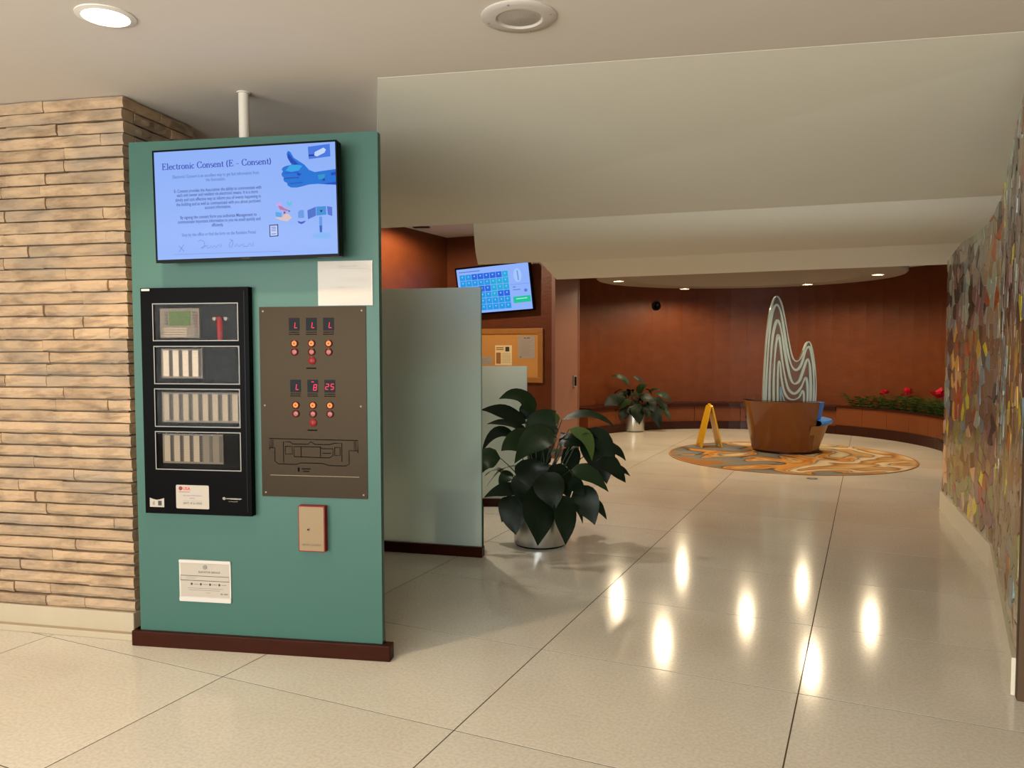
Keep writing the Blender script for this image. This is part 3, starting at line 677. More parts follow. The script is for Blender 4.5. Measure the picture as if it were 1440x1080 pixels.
# engraved floor plan
eg = MB(); Z = 1.075-EV0; X = .723-EU0
def ep_(x, y): return (X+x*.455, Z-y*.125)
for path in ([(0, .45), (0, 0), (1, .02), (1, .5)], [(0, .36), (.06, .36), (.06, .9), (.1, 1.0), (.3, 1.0), (.36, .94), (.6, .94), (.68, 1.02), (.86, 1.02), (.9, .94), (.9, .42), (1, .42)],
             [(.16, .95), (.16, .12), (.24, .12), (.26, .2), (.44, .2), (.47, .1), (.52, .2), (.68, .2), (.74, .14), (.82, .14), (.82, .86)], [(.28, .7), (.28, .3), (.58, .3), (.6, .36), (.72, .36), (.72, .62), (.68, .72), (.28, .7)], [(.36, .7), (.36, .3)], [(.58, .7), (.58, .3)], [(.6, .54), (.7, .54)], [(.18, .3), (.26, .3), (.26, .6), (.18, .6), (.18, .3)], [(.74, .3), (.8, .3), (.8, .62), (.74, .62), (.74, .3)]):
    stroke(eg, [ep_(*p) for p in path], .0042, -.0044)
eg.build('engraved_plan', 'engrave', ep)
eh = MB()
for k in range(16):
    eh.box(X+.006, X+.022, -.0044, -.0042, Z-.006-k*.0028, Z-.0046-k*.0028).box(X+.433, X+.449, -.0044, -.0042, Z-.008-k*.0028, Z-.0066-k*.0028)
eh.build('engraved_hatching', 'engrave_soft', ep)
MB().box(.868-EU0, .878-EU0, -.0045, -.004, .914-EV0, .935-EV0).box(.888-EU0, .935-EU0, -.0045, -.004, .926-EV0, .931-EV0).box(.895-EU0, .928-EU0, -.0045, -.004, .914-EV0, .919-EV0).build('engraved_caption', 'engrave', ep)
MB().box(.725-EU0, 1.183-EU0, -.0048, -.004, .8935-EV0, .8955-EV0).build('plate_seam', 'strip_tan', ep)
for x, z in ((.02, .02), (.524, .02), (.02, .91), (.524, .91), (.022, .45), (.515, .45)): MB().cyl((x, -.004, z), .0045, .0015, 10, 'y').build('screw', 'ink_grey', ep)

# --- paper notice in a clear sleeve (the square code is left out)
nt_ = on_panel('paper_notice', 'white paper notice in a clear sleeve taped beneath the big screen', 'notice', .987, 1.7235)
MB().box(0, .27, -.0012-.004, -.004, 0, .211).build('sheet', 'paper', nt_)
text('SCAN QR CODE', .013, 'ink_grey', nt_, .15, .182, -.0056)
flat('rule_line', [(.10, .174), (.245, .174), (.245, .1755), (.10, .1755)], 'ink_grey', nt_, -.0056)
sl = MB(); nx, nz = 10, 12
for k in range(nz+1):
    for i in range(nx+1):
        sl.v.append((-.002+.277*i/nx, -.0065-.003*noise.noise(Vector((i*.12, k*.75, 3))), -.002+.215*k/nz))
sl.f = [(k*(nx+1)+i, k*(nx+1)+i+1, (k+1)*(nx+1)+i+1, (k+1)*(nx+1)+i) for k in range(nz) for i in range(nx)]
mat('clear_film', (255, 255, 255), .12, alpha=.12); so = sl.build('clear_sleeve', 'clear_film', nt_, smooth=True)
MB().box(.27, .2715, -.006, 0, 0, .211).box(0, .27, -.004, 0, .2, .209).build('sleeve_edge', 'off_white', nt_)

# --- red key box
kb = on_panel('key_lockbox', 'small red box with tan metal face and keyhole on the teal wall', 'lock box', .882, .530)
MB().rbox(-.002, .134, -.033, 0, -.003, .223, .004).build('box_body', 'red_paint', kb)
fpl = MB().rbox(.003, .129, -.035, -.033, .002, .218, .003).build('face_plate', 'box_face', kb)
MB().cyl((.05, -.035, .107), .008, .003, 16, 'y').build('lock', 'box_face', fpl)
MB().cyl((.05, -.0381, .107), .0048, .0006, 12, 'y').build('keyhole', 'black_matte', fpl)
text('REPORT LOCKBOX', .0135, 'ink', fpl, .066, .027, -.0354, xs=.82)

# --- white frame card
wc = on_panel('permit_card_holder', 'white plastic certificate holder low on the teal wall', 'card holder', .225, .2405)
MB().rbox(0, .280, -.006, 0, 0, .212, .007).build('holder', 'white_plastic', wc)
MB().rbox(.0, .280, -.009, -.006, .197, .212, .005).build('top_lip', 'white_plastic', wc)
MB().rbox(.0, .280, -.009, -.006, 0, .024, .005).build('bottom_lip', 'white_plastic', wc)
pg = MB().box(.008, .272, -.0068, -.006, .026, .196).build('card', 'paper', wc)
MB().cyl((.142, -.006, .178), .011, .004, 18, 'y').build('fastener', 'ink_grey', wc)
yk = -.0072
text('ELEVATOR SERVICE', .0135, 'ink', pg, .165, .148, yk, bold=.01)
fr = MB(); stroke(fr, [(.008, .108), (.272, .108), (.272, .132), (.008, .132), (.008, .106)], .0028, yk); fr.build('entry_box', 'ink', pg)
flat('rule_line', [(.04, .124), (.1, .124), (.1, .1255), (.04, .1255)], 'ink_grey', pg, yk); flat('rule_line', [(.04, .117), (.09, .117), (.09, .1185), (.04, .1185)], 'ink_grey', pg, yk)
for k in range(4):
    cx = .068+k*.05
    flat('bullet_mark', ell(cx, .09, .0062, .0062, 12), 'ink', pg, yk); flat('rule_line', [(cx+.012, .089), (cx+.038, .089), (cx+.038, .0908), (cx+.012, .0908)], 'ink', pg, yk)
for z, a, b in ((.068, .045, .24), (.0585, .05, .22), (.046, .145, .17)): flat('rule_line', [(a, z), (b, z), (b, z+.0022), (a, z+.0022)], 'ink_grey', pg, yk)
text('40-1469', .012, 'ink', pg, .243, .040, yk, bold=.01)

# ------------------------------------------------------------------ pole, ceiling fittings
pp = thing('ceiling_pole', 'white painted pole rising from behind the teal wall to the ceiling', 'pole', (-2.895, 3.075, PH-.7))
MB().cyl((0, 0, 0), .026, CEIL-PH+.7, 20).build('tube', 'white_paint', pp, smooth=True)
MB().cyl((0, 0, CEIL-PH+.7-.006), .034, .006, 20).build('flange', 'white_paint', pp)
MB().box(-.03, .03, -.075, .0, .3, .34).box(-.03, .03, -.075, .0, .55, .59).build('clamp', 'dark_grey', pp)

def downlight(x, y, z, r, label, group, glowmat, watts, col, spot=2.3, blend=.6, srad=.05):
    t = thing('recessed_downlight', label, 'ceiling light', (x, y, z), 0, group)
    MB().lathe([(r*1.28, 0), (r*1.28, -.004), (r*1.02, -.009), (r, -.004), (r*.97, .0), ], 32).build('trim_ring', 'off_white', t, smooth=True)
    MB().lathe([(r*.97, -.0005), (0, -.003)], 32).build('lens', glowmat, t)
    l = bpy.data.lights.new('downlight_beam', 'SPOT'); l.energy = watts; l.color = col; l.spot_size = spot; l.spot_blend = blend; l.shadow_soft_size = srad
    o = bpy.data.objects.new('downlight_beam', l); COL.objects.link(o); o.parent = t; o.location = (0, 0, -.03)
    return t
WARM = (1, .76, .50)
downlight(-2.71, 2.15, CEIL, .085, 'lit round downlight in the lobby ceiling near the stone pillar', None, 'lamp_glow', 95, WARM)
for x, y in ((-4.6, 1.6), (-.9, .6), (-3.4, -.4), (-5.6, -.2), (1.6, .4), (-1.6, -2.0), (1.2, -2.2), (-4.2, -2.4)):
    downlight(x, y, CEIL, .085, 'round warm downlight in the lobby ceiling beyond the photographed area', 'lobby downlights', 'lamp_glow', 25, WARM)
RL = [(-2.98, 13.78), (-.95, 13.65), (-3.55, 11.7), (.08, 12.2), (-2.47, 10.27), (-.6, 10.25)]
RLAB = ['lit downlight at the rim of the round ceiling above the bench', 'lit downlight at the rim of the round ceiling behind the glass sculpture', 'lit downlight in the round ceiling above the far potted plant', 'lit downlight in the round ceiling towards the flower planter',
        'lit downlight in the round ceiling over the wet floor sign side', 'lit downlight in the round ceiling nearest the fascia']
for (x, y), lb in zip(RL, RLAB): downlight(x, y, DZ, .075, lb, 'downlights of the round ceiling', 'lamp_glow_far', 96, (1, .80, .52), 2.9, .45)
downlight(-1.66, 12.3, DZ+.182, .075, 'lit downlight at the centre of the round ceiling over the settee', 'downlights of the round ceiling', 'lamp_glow_far', 88, (1, .80, .52), 2.9, .45)
cv = thing('ceiling_vent', 'dark slot vent in the recess ceiling above the notice board corner', 'vent', (-5.3, 8.76, 3.06), YAW)
MB().box(-.11, .11, -.06, .06, -.008, 0).build('vent_frame', 'dark_grey', cv)
for k in range(4): MB().box(-.095, .095, -.045+k*.024, -.033+k*.024, -.012, -.008).build('vent_slat', 'black_matte', cv)
downlight(-3.6, 6.0, 3.06, .08, 'added unseen downlight behind the bulkhead, brightening the frosted glass', None, 'lamp_glow', 150, (1, .92, .80), 2.9, 1)  # added lamp, hidden by the bulkhead, to light the glass from behind
downlight(-4.85, 8.2, 3.06, .08, 'added unseen downlight in the recess ceiling, brightening the copper side wall', None, 'lamp_glow', 150, (1, .80, .58), 3.1, .3)  # added lamp, out of sight, for the glow on the recess side wall

sp = thing('ceiling_speaker', 'round white ceiling speaker with perforated grille', 'speaker', (-1.262, 2.825, CEIL))
R = .148
MB().lathe([(R, 0), (R, -.004), (R*.97, -.008), (R*.8, -.009), (R*.72, -.012), (R*.62, -.012), (R*.575, -.004)], 48).build('flange', 'white_plastic', sp, smooth=True)
gr = MB().lathe([(R*.575, -.004), (R*.5, -.007), (0, -.009)], 40).build('grille', 'speaker_mesh', sp, smooth=True)
hm = MB()
for i in range(-13, 14):
    for j in range(-13, 14):
        x, y = i*.006+(j % 2)*.003, j*.0055
        if math.hypot(x, y) < R*.5: hm.lathe([(0, -.0093), (.0011, -.0092)], 5, (x, y, 0))
hh_ = hm.build('perforations', 'black_matte', gr); hh_['kind'] = 'stuff'
for a in (75, 165, 255, 345): MB().lathe([(0, -.012), (.004, -.011), (.005, -.008)], 10, (R*.86*math.cos(math.radians(a+20)), R*.86*math.sin(math.radians(a+20)), 0)).build('screw', 'ink_grey', sp)

# ------------------------------------------------------------------ frosted glass screens
def screen_glass(name, label, a, b, h, base_h=.075):
    a = Vector((*a, 0)); b = Vector((*b, 0)); L = (b-a).length; rz = math.atan2(b.y-a.y, b.x-a.x)
    t = thing(name, label, 'glass screen', a, rz)
    MB().box(0, L, -.035, .035, 0, base_h).build('base_rail', 'wood_base', t, bevel=.003)
    MB().box(0, L-.012, -.006, .006, base_h-.02, h).build('glass_sheet', 'frosted_glass', t)
    MB().box(L-.012, L-.008, -.006, .006, base_h-.02, h).build('glass_edge', 'glass_edge', t)
    MB().box(L-.003, L, -.012, .012, base_h, base_h+.3).build('end_strip', 'wood_base', t)
    return t
screen_glass('frosted_glass_screen', 'tall frosted glass screen on a dark wood base beside the teal wall', (-3.84, 4.745), (-2.52, 4.995), 1.945)
screen_glass('frosted_glass_screen', 'low frosted glass screen on a dark wood base behind the near potted plant', (-3.95, 6.33), (-2.93, 6.757), 1.335)
wbn = thing('waste_bin', 'dark teal waste bin blurred behind the tall frosted glass', 'bin', (-2.83, 5.14, 0))
MB().lathe([(0, 0), (.145, 0), (.165, .40), (.16, .41), (.15, .4), (.135, .03), (0, .03)], 28).build('bin_body', 'bin_teal', wbn, smooth=True)
MB().lathe([(.165, .385), (.174, .39), (.174, .412), (.163, .412)], 28).build('rim', 'bin_teal', wbn, smooth=True)

# ------------------------------------------------------------------ recess wall: second screen, notice board
t2 = thing('wall_monitor', 'wall screen with a grid of blue tiles above the notice board', 'television', (-4.695, 9.69, 2.305))
t2.rotation_euler = (math.radians(8), math.radians(-3.2), math.radians(0))
W2, H2 = 1.09, .62
MB().rbox(-.565, .565, -.03, .02, -.335, .335, .01).build('back_shell', 'black_plastic', t2)
MB().box(-.15, .15, .02, .105, -.12, .12).build('wall_bracket', 'dark_grey', t2)
b2 = MB().box(-.565, .565, -.04, -.03, .31, .335).box(-.565, .565, -.04, -.03, -.335, -.31).box(-.565, -.545, -.04, -.03, -.31, .31).box(.545, .565, -.04, -.03, -.31, .31)
b2.build('bezel', 'black_plastic', t2)
s2_ = MB().box(-W2/2, W2/2, -.036, -.03, -H2/2, H2/2).build('screen', glow((140, 176, 250), 1.0), t2); s2_['label'] = 'glowing pale blue screen'
def q2(s, t): return ((s-.5)*W2, (.5-t)*H2)
dark = {(0, 2), (0, 3), (0, 4), (0, 5), (0, 6), (2, 3), (2, 4), (3, 6), (3, 7), (2, 1)}
for r in range(6):
    for c in range(8):
        s0 = .035+c*.0855; t0 = .13+r*.138
        colr = (30, 100, 222) if (r, c) in dark else ((24, 150, 226) if (c < 5 or r > 3) else (26, 168, 218))
        cell = flat('grid_cell', [q2(s0, t0), q2(s0+.0795, t0), q2(s0+.0795, t0+.127), q2(s0, t0+.127)], glow(colr, 1), s2_, -.0364)
        ic = flat('cell_icon', [q2(s0+.028, t0+.035), q2(s0+.052, t0+.035), q2(s0+.045, t0+.068), q2(s0+.033, t0+.068)], glow((120, 196, 246), 1), s2_, -.0368)
flat('heading_bar', [q2(.03, .06), q2(.33, .06), q2(.33, .08), q2(.03, .08)], glow((90, 120, 200), 1), s2_, -.0364)
flat('divider_line', [q2(.735, .44), q2(.99, .44), q2(.99, .447), q2(.735, .447)], glow((110, 140, 215), 1), s2_, -.0364)
flat('dial_picture', [q2(.84+.055*math.cos(a*.314), .25+.15*math.sin(a*.314)) for a in range(20)], glow((160, 196, 252), 1), s2_, -.0364)
flat('dial_hand', [q2(.835, .15), q2(.85, .15), q2(.855, .36), q2(.84, .36)], glow((110, 140, 214), 1), s2_, -.0368)
flat('caption_bar', [q2(.76, .49), q2(.80, .49), q2(.80, .51), q2(.76, .51)], glow((90, 120, 200), 1), s2_, -.0364)
flat('caption_bar', [q2(.76, .55), q2(.86, .55), q2(.86, .57), q2(.76, .57)], glow((100, 130, 208), 1), s2_, -.0364)
flat('home_icon', [q2(.905, .58), q2(.93, .545), q2(.955, .58), q2(.945, .62), q2(.915, .62)], glow((90, 120, 206), 1), s2_, -.0364)
flat('green_button', [q2(.75, .71), q2(.985, .70), q2(.985, .84), q2(.75, .85)], glow((30, 190, 150), 1), s2_, -.0364)
flat('button_text', [q2(.79, .75), q2(.94, .745), q2(.94, .765), q2(.79, .77)], glow((150, 240, 220), 1), s2_, -.0368)

bb = thing('notice_board', 'oak framed cork notice board on the copper wall below the monitor', 'notice board', (-5.6+.1, 9.8, 1.02))
bx1 = 1.48
MB().box(.06, bx1-.06, -.018, 0, .06, .68).build('cork_panel', 'cork', bb)
for a in ((.0, bx1, .665, .74), (.0, bx1, 0, .075), (.0, .075, .075, .665), (bx1-.075, bx1, .075, .665)):
    MB().box(a[0], a[1], -.035, 0, a[2], a[3]).build('frame_rail', 'oak_frame', bb, bevel=.006)
def pinned(label, x0, x1, z0, z1, m, draw, tilt=0):
    o = thing('pinned_paper', label, 'paper', ((x0+x1)/2, 9.8-.0185, z0)); o.rotation_euler.y = tilt
    sh = MB().box(-(x1-x0)/2, (x1-x0)/2, -.0012, 0, 0, z1-z0).build('sheet', m, o); draw(o, x1-x0, z1-z0)
    MB().cyl((0, -.001, z1-z0-.02), .006, .006, 8, 'y').build('pin', 'white_plastic', o)
    return o
def d_letter(o, w_, h):
    flat('heading_bar', [(-.04, h-.03), (.05, h-.03), (.05, h-.02), (-.04, h-.02)], 'ink', o, -.0016)
    for k in range(11): flat('text_line', [(-w_*.36, h-.07-k*.02), (w_*(.36-.1*(k % 3)), h-.07-k*.02), (w_*(.36-.1*(k % 3)), h-.067-k*.02), (-w_*.36, h-.067-k*.02)], 'ink_grey', o, -.0016)
    flat('stamp', [(-w_*.4, .015), (-w_*.3, .015), (-w_*.3, .025), (-w_*.4, .025)], 'ink', o, -.0016)
def d_flyer(o, w_, h):
    flat('photo_box', [(.03, h-.085), (.09, h-.085), (.09, h-.02), (.03, h-.02)], 'dark_grey', o, -.0016)
    flat('colour_box', [(-w_*.44, .02), (-w_*.16, .02), (-w_*.16, h-.1), (-w_*.44, h-.1)], 'tan_laminate', o, -.0016)
    for k in range(2): flat('heading_bar', [(-w_*.44, h-.04-k*.025), (.0, h-.04-k*.025), (.0, h-.025-k*.025), (-w_*.44, h-.025-k*.025)], 'oak_frame', o, -.0016)
    for k in range(7): flat('text_line', [(-w_*.1, h-.115-k*.02), (w_*.42, h-.115-k*.02), (w_*.42, h-.111-k*.02), (-w_*.1, h-.111-k*.02)], 'ink_grey', o, -.0016)
def d_small(o, w_, h):
    for k in range(4): flat('text_line', [(-w_*.4, .02+k*.02), (w_*(.4-.08*k), .02+k*.02), (w_*(.4-.08*k), .023+k*.02), (-w_*.4, .023+k*.02)], 'ink_grey', o, -.0016)
pinned('white typed letter pinned high on the cork board', -4.39, -4.14, 1.35, 1.655, 'paper', d_letter)
pinned('cream flyer with a small photo pinned on the cork board', -4.74, -4.485, 1.255, 1.53, 'paper_cream', d_flyer)
pinned('small white note pinned low on the cork board', -5.02, -4.79, 1.262, 1.375, 'paper', d_small, math.radians(1))
sw = thing('wall_switch', 'small black device with grey cover on the pinkish wall end', 'switch', (-3.85, 10.53, .93), PI/2)
MB().rbox(-.05, .05, -.02, 0, 0, .17, .01).build('cover', 'ink_grey', sw); MB().rbox(-.03, .03, -.028, -.02, .02, .15, .008).build('rocker', 'black_plastic', sw)

# ------------------------------------------------------------------ bench and planter around the alcove
BA0, BAM, BA1 = 58, 66, 172
bench = thing('curved_bench', 'curved built-in wooden bench along the copper wall', 'bench', (0, 0, 0))
for k in range(6):
    a0 = BAM+(BA1-BAM)*k/6; a1 = BAM+(BA1-BAM)*(k+1)/6
    ring_prism(MB(), 2.70, 2.74, a0+.08, a1-.08, 5, .14, .41).build('front_panel', 'bench_face', bench)
ring_prism(MB(), 2.66, 3.095, BAM, BA1, 24, 0, .14).build('toe_plinth', 'bench_wood', bench)
ring_prism(MB(), 2.645, 3.095, BAM, BA1, 24, .41, .47).build('top_board', 'bench_wood', bench)
ring_prism(MB(), 2.74, 3.095, BA1-.8, BA1, 1, .14, .41).build('end_panel', 'bench_face', bench)
plr = thing('curved_planter', 'curved built-in planter box continuing from the bench', 'planter', (0, 0, 0))
PE = 6
for k in range(6):
    a0 = PE+(BAM-PE)*k/6; a1 = PE+(BAM-PE)*(k+1)/6
    ring_prism(MB(), 2.68, 2.72, a0+.05, a1-.05, 5, .16, .46).build('front_panel', 'bench_face', plr)
ring_prism(MB(), 2.66, 3.095, PE, BAM-.1, 24, 0, .16).build('toe_plinth', 'bench_wood', plr)
ring_prism(MB(), 2.66, 2.74, PE, BAM-.1, 24, .46, .49).build('top_rail', 'bench_wood', plr)
ring_prism(MB(), 2.74, 3.095, PE, BAM-.1, 24, .16, .44).build('soil_bed', 'soil', plr)

def frond(mb, base, dirv, length, n, wd, droop, r):
    """a feathery leaf: midrib with narrow paired leaflets"""
    d = Vector(dirv).normalized(); side = d.cross(Vector((0, 0, 1))).normalized(); p = Vector(base)
    for k in range(n):
        t = k/n; q = p+d*length*t+Vector((0, 0, 1))*(.35*length*math.sin(t*PI*.75)-droop*t*t)
        ll = wd*(1-.75*t)
        for s in (-1, 1):
            tip = q+side*s*ll+d*ll*.7-Vector((0, 0, ll*.3)); wv = d*ll*.18
            mb.add([q-wv*.5, q+wv, tip], [(0, 1, 2)])
    return mb
rf = random.Random(21)
ferns = []
for k in range(14):
    a = math.radians(9+k*4.0); rr = 2.88
    cx, cy = RC.x+rr*math.cos(a), RC.y+rr*math.sin(a)
    t = thing('fern', 'low green fern in the curved planter box', 'plant', (cx, cy, .43), a, 'ferns in the curved planter')
    for q in range(13):
        an_ = q*2*PI/13+rf.uniform(-.2, .2)
        mb = frond(MB(), (0, 0, 0), (math.cos(an_), math.sin(an_), .8), rf.uniform(.28, .44)*(1 if math.cos(an_) < .3 else .42), 10, .11 if math.cos(an_) < .3 else .05, .12, rf)
        mb.build('frond', 'fern', t)
for k, (pxx, rad, zz, label) in enumerate(((1225, .085, .70, 'small red bloom on a thin stem in the planter farthest from the mosaic'), (1253, .11, .72, 'middle red bloom standing in the planter ferns'), (1291, .14, .72, 'largest red bloom in the planter nearest the mosaic wall'))):
    a = math.radians({0: 52, 1: 43, 2: 30}[k]); cx, cy = RC.x+2.93*math.cos(a), RC.y+2.93*math.sin(a)
    t = thing('red_flower', label, 'flower', (cx, cy, .43), 0, 'red blooms in the planter')
    MB().tube([(0, 0, 0), (.01, 0, zz-.43)], .006, 6).build('stem', 'leaf_stem', t)
    for q in range(16):
        an_ = rf.uniform(0, 2*PI); el = rf.uniform(.1, 1.3); L = rad*rf.uniform(.9, 1.5)
        d = Vector((math.cos(an_)*math.cos(el), math.sin(an_)*math.cos(el), math.sin(el))); sd = d.cross(Vector((.3, .2, 1))).normalized()*L*.32; b0 = Vector((.01, 0, zz-.43))
        MB().add([b0, b0+d*L*.55+sd, b0+d*L, b0+d*L*.55-sd], [(0, 1, 2, 3)]).build('petal', 'flower_red', t)

# ------------------------------------------------------------------ small wall camera
a = math.radians(0)
pc = at_depth(923, 430, 1); dirv = (pc-CAM).normalized()
tt = 10.0
while (Vector((CAM.x+dirv.x*tt, CAM.y+dirv.y*tt))-RC).length < 3.08 or tt < 12: tt += .01
pc = CAM+dirv*tt; rad_ = math.atan2(pc.y-RC.y, pc.x-RC.x)
cm = thing('dome_camera', 'small black dome camera on the copper wall', 'camera', (RC.x+3.10*math.cos(rad_), RC.y+3.10*math.sin(rad_), pc.z), rad_-PI/2)
MB().lathe([(0, 0), (.085, 0), (.085, .03), (.07, .04), (0, .04)], 24, ax='y').build('mount', 'black_plastic', cm, smooth=True)
MB().lathe([(.062, .035), (.058, .065), (.04, .09), (0, .1)], 24, ax='y').build('dome', 'black_satin', cm, smooth=True)

# ------------------------------------------------------------------ rug, settee, sculpture, sign
rug = thing('round_rug', 'round carpet inlay with ochre, rust and grey swirls under the settee', 'rug', (-1.0, 11.27, 0))
MB().lathe([(1.585, .0), (1.585, .006), (1.575, .008), (0, .008)], 96).build('pile', 'rug_pattern', rug)
MB().lathe([(1.60, .0), (1.60, .009), (1.583, .009), (1.583, 0)], 96).build('edge_band', 'oak_frame', rug)
op = atz(1142, 673)
fo = thing('floor_outlet', 'small dark oval outlet cover in the floor before the rug', 'outlet', (op.x, op.y, 0), YAW)
MB().lathe([(0, .004), (.055, .004), (.065, 0)], 24).build('cover', 'dark_grey', fo, smooth=True); MB().lathe([(0, .0055), (.03, .005), (.032, .0035)], 16).build('cap', 'ink_grey', fo)

SC_ = Vector((-1.08, 11.85))
se = thing('round_settee', 'round settee with curved copper back shell and blue seat', 'settee', (SC_.x, SC_.y, .008), YAW)
def arcshell(mb, r0b, r0t, r1b, r1t, a0, a1, n, z0, z1):
    """curved tapered wall: inner r0 (bottom, top), outer r1"""
    vs = []
    for k in range(n+1):
        a = math.radians(a0+(a1-a0)*k/n); c, s = math.cos(a), math.sin(a)
        vs += [(r1b*c, r1b*s, z0), (r1t*c, r1t*s, z1), (r0t*c, r0t*s, z1), (r0b*c, r0b*s, z0)]
    fs = []
    for k in range(n):
        for q in range(4): fs.append((k*4+q, (k+1)*4+q, (k+1)*4+(q+1) % 4, k*4+(q+1) % 4))
    fs += [(0, 1, 2, 3), (n*4+3, n*4+2, n*4+1, n*4)]
    return mb.add(vs, fs)
MB().lathe([(0, 0), (.455, 0), (.455, .04), (0, .04)], 48).build('plinth', 'bench_wood', se)
MB().lathe([(0, .04), (.44, .04), (.565, .40), (0, .40)], 40, a0=math.radians(-74), a1=math.radians(150)).build('seat_base', 'tan_laminate', se, smooth=True)
MB().lathe([(0, .40), (.57, .40), (.61, .415), (.625, .44), (.61, .468), (.56, .48), (0, .48)], 40, a0=math.radians(-62), a1=math.radians(140)).build('seat_cushion', 'blue_vinyl', se, smooth=True)
arcshell(MB(), .45, .585, .475, .61, -218, -64, 40, .035, .735).build('back_shell', 'copper_shell', se, smooth=True)
arcshell(MB(), .455, .575, .48, .62, -218, -64, 40, .735, .752).build('shell_rim', 'bench_wood', se)
arcshell(MB(), .44, .50, .52, .58, -216, -50, 40, .47, .73).build('seat_back', 'blue_vinyl', se, smooth=True)
MB().lathe([(0, .47), (.30, .47), (.30, .62), (0, .62)], 40).build('centre_plinth', 'copper_shell', se)

# glass sculpture standing on the settee's centre plinth: outline given in metres (x right, z up)
SCALE = 1/98.0
oc = [(135, 700), (136, 600), (140, 500), (146, 380), (152, 290), (163, 190), (176, 125), (190, 85), (208, 68), (226, 84), (242, 120), (255, 178), (266, 235), (278, 300), (292, 365), (305, 415), (318, 441), (334, 446), (348, 432),
      (360, 405), (372, 368), (384, 342), (397, 333), (409, 342), (421, 376), (431, 425), (440, 490), (446, 560), (448, 630), (446, 700)]
def so(p): return ((1040+p[0]/4.157-1106.5)*SCALE, 1.531-((400+p[1]/4.157)-485.0)*SCALE*1.0)
OUT = [so(p) for p in oc]
zb0 = .628
gs = thing('glass_sculpture', 'twin peaked clear glass sculpture with white flowing bands above the settee', 'sculpture', (SC_.x, SC_.y, 0), YAW)
OUTB = [(x, max(z, zb0)) for x, z in OUT]; OUTB[0] = (OUT[0][0], zb0); OUTB[-1] = (OUT[-1][0], zb0)
MB().prism_xz(OUTB[::-1] if sum(OUTB[i][0]*OUTB[(i+1) % len(OUTB)][1]-OUTB[(i+1) % len(OUTB)][0]*OUTB[i][1] for i in range(len(OUTB))) < 0 else OUTB, -.022, .022).build('glass_body', 'sculpture_glass', gs)
MB().box(min(p[0] for p in OUT)-.01, max(p[0] for p in OUT)+.01, -.06, .06, .62+.008, .66).build('base_block', 'sculpture_glass', gs)
bands = [oc,
 [(150, 700), (153, 560), (160, 400), (168, 280), (178, 190), (190, 140), (208, 120), (226, 146), (240, 200), (252, 270), (266, 350), (284, 430), (302, 480), (322, 500), (344, 488), (362, 450), (376, 400), (388, 372), (400, 366), (412, 392), (422, 450), (430, 540), (432, 620), (430, 700)],
 [(172, 700), (172, 560), (178, 420), (186, 310), (196, 250), (210, 212), (226, 232), (240, 290), (254, 370), (270, 450), (288, 530), (306, 572), (324, 580), (348, 560), (368, 500), (384, 450), (396, 440), (406, 480), (412, 560), (414, 630), (412, 700)],
 [(198, 700), (196, 580), (200, 440), (208, 340), (218, 296), (230, 340), (242, 430), (258, 520), (278, 600), (304, 634), (330, 634), (356, 604), (376, 556), (386, 548), (394, 590), (396, 650), (394, 700)],
 [(222, 700), (220, 600), (222, 460), (232, 462), (240, 540), (256, 620), (282, 664), (316, 674), (346, 660), (366, 622), (374, 650), (374, 700)],
 [(240, 700), (236, 600), (246, 640), (266, 690)]]
wds = [.026, .036, .04, .036, .03, .024]
for bnd, wd_ in zip(bands, wds):
    pts = []
    for i in range(len(bnd)-1):
        p0, p1, p2, p3 = [Vector(so(bnd[max(0, min(len(bnd)-1, i+q))])) for q in (-1, 0, 1, 2)]
        for k in range(5):
            t = k/5; pts.append(.5*((2*p1)+(p2-p0)*t+(2*p0-5*p1+4*p2-p3)*t*t+(3*p1-p0-3*p2+p3)*t**3))
    pts.append(Vector(so(bnd[-1]))); pts = [p for p in pts if p.y > zb0+.02]
    mb = MB(); n = len(pts); rib = []
    for i, p in enumerate(pts):
        d = (pts[min(i+1, n-1)]-pts[max(i-1, 0)]).normalized(); q = Vector((-d.y, d.x)); ww = wd_*(.55+.45*abs(math.sin(i*.13+wd_*50)))/2
        if bnd is oc: a_, b_ = p, p-q*ww*1.6
        else: a_, b_ = p+q*ww, p-q*ww
        rib.append(((a_.x, a_.y), (b_.x, b_.y)))
    vs = []
    for (ax, az), (bx_, bz_) in rib: vs += [(ax, -.0245, az), (bx_, -.0245, bz_), (bx_, .0245, bz_), (ax, .0245, az)]
    fs = [(i*4+q, (i+1)*4+q, (i+1)*4+(q+1) % 4, i*4+(q+1) % 4) for i in range(n-1) for q in range(4)]+[(3, 2, 1, 0), (n*4-4, n*4-3, n*4-2, n*4-1)]
    mb.add(vs, fs).build('white_band', 'sculpture_white' if wd_ > .025 else 'sculpture_blue', gs, smooth=True)

ws = thing('wet_floor_sign', 'yellow folding wet floor sign standing open on the rug', 'sign', (-2.17, 11.83, .009), YAW+math.radians(4))
for s in (-1, 1):
    top, bot = Vector((s*.012, 0, .61)), Vector((s*.155, 0, 0))
    mb = MB(); d = (bot-top); nrm = Vector((d.z, 0, -d.x)).normalized()*.011
    pts = [(-.10, .0), (-.13, .9), (-.135, 1.0), (-.085, 1.0), (-.06, .93), (.06, .93), (.085, 1.0), (.135, 1.0), (.13, .9), (.10, .0), (.05, -.02), (-.05, -.02)]
    vs = [top+d*t+Vector((0, y, 0))+nrm for y, t in pts]+[top+d*t+Vector((0, y, 0))-nrm for y, t in pts]; n = len(pts)
    for v in vs: v.z = max(v.z, 0)
    mb.add(vs, [tuple(range(n)), tuple(range(2*n-1, n-1, -1))]+[(i, i+n, (i+1) % n+n, (i+1) % n) for i in range(n)])
    mb.build('sign_panel', 'yellow_plastic', ws)
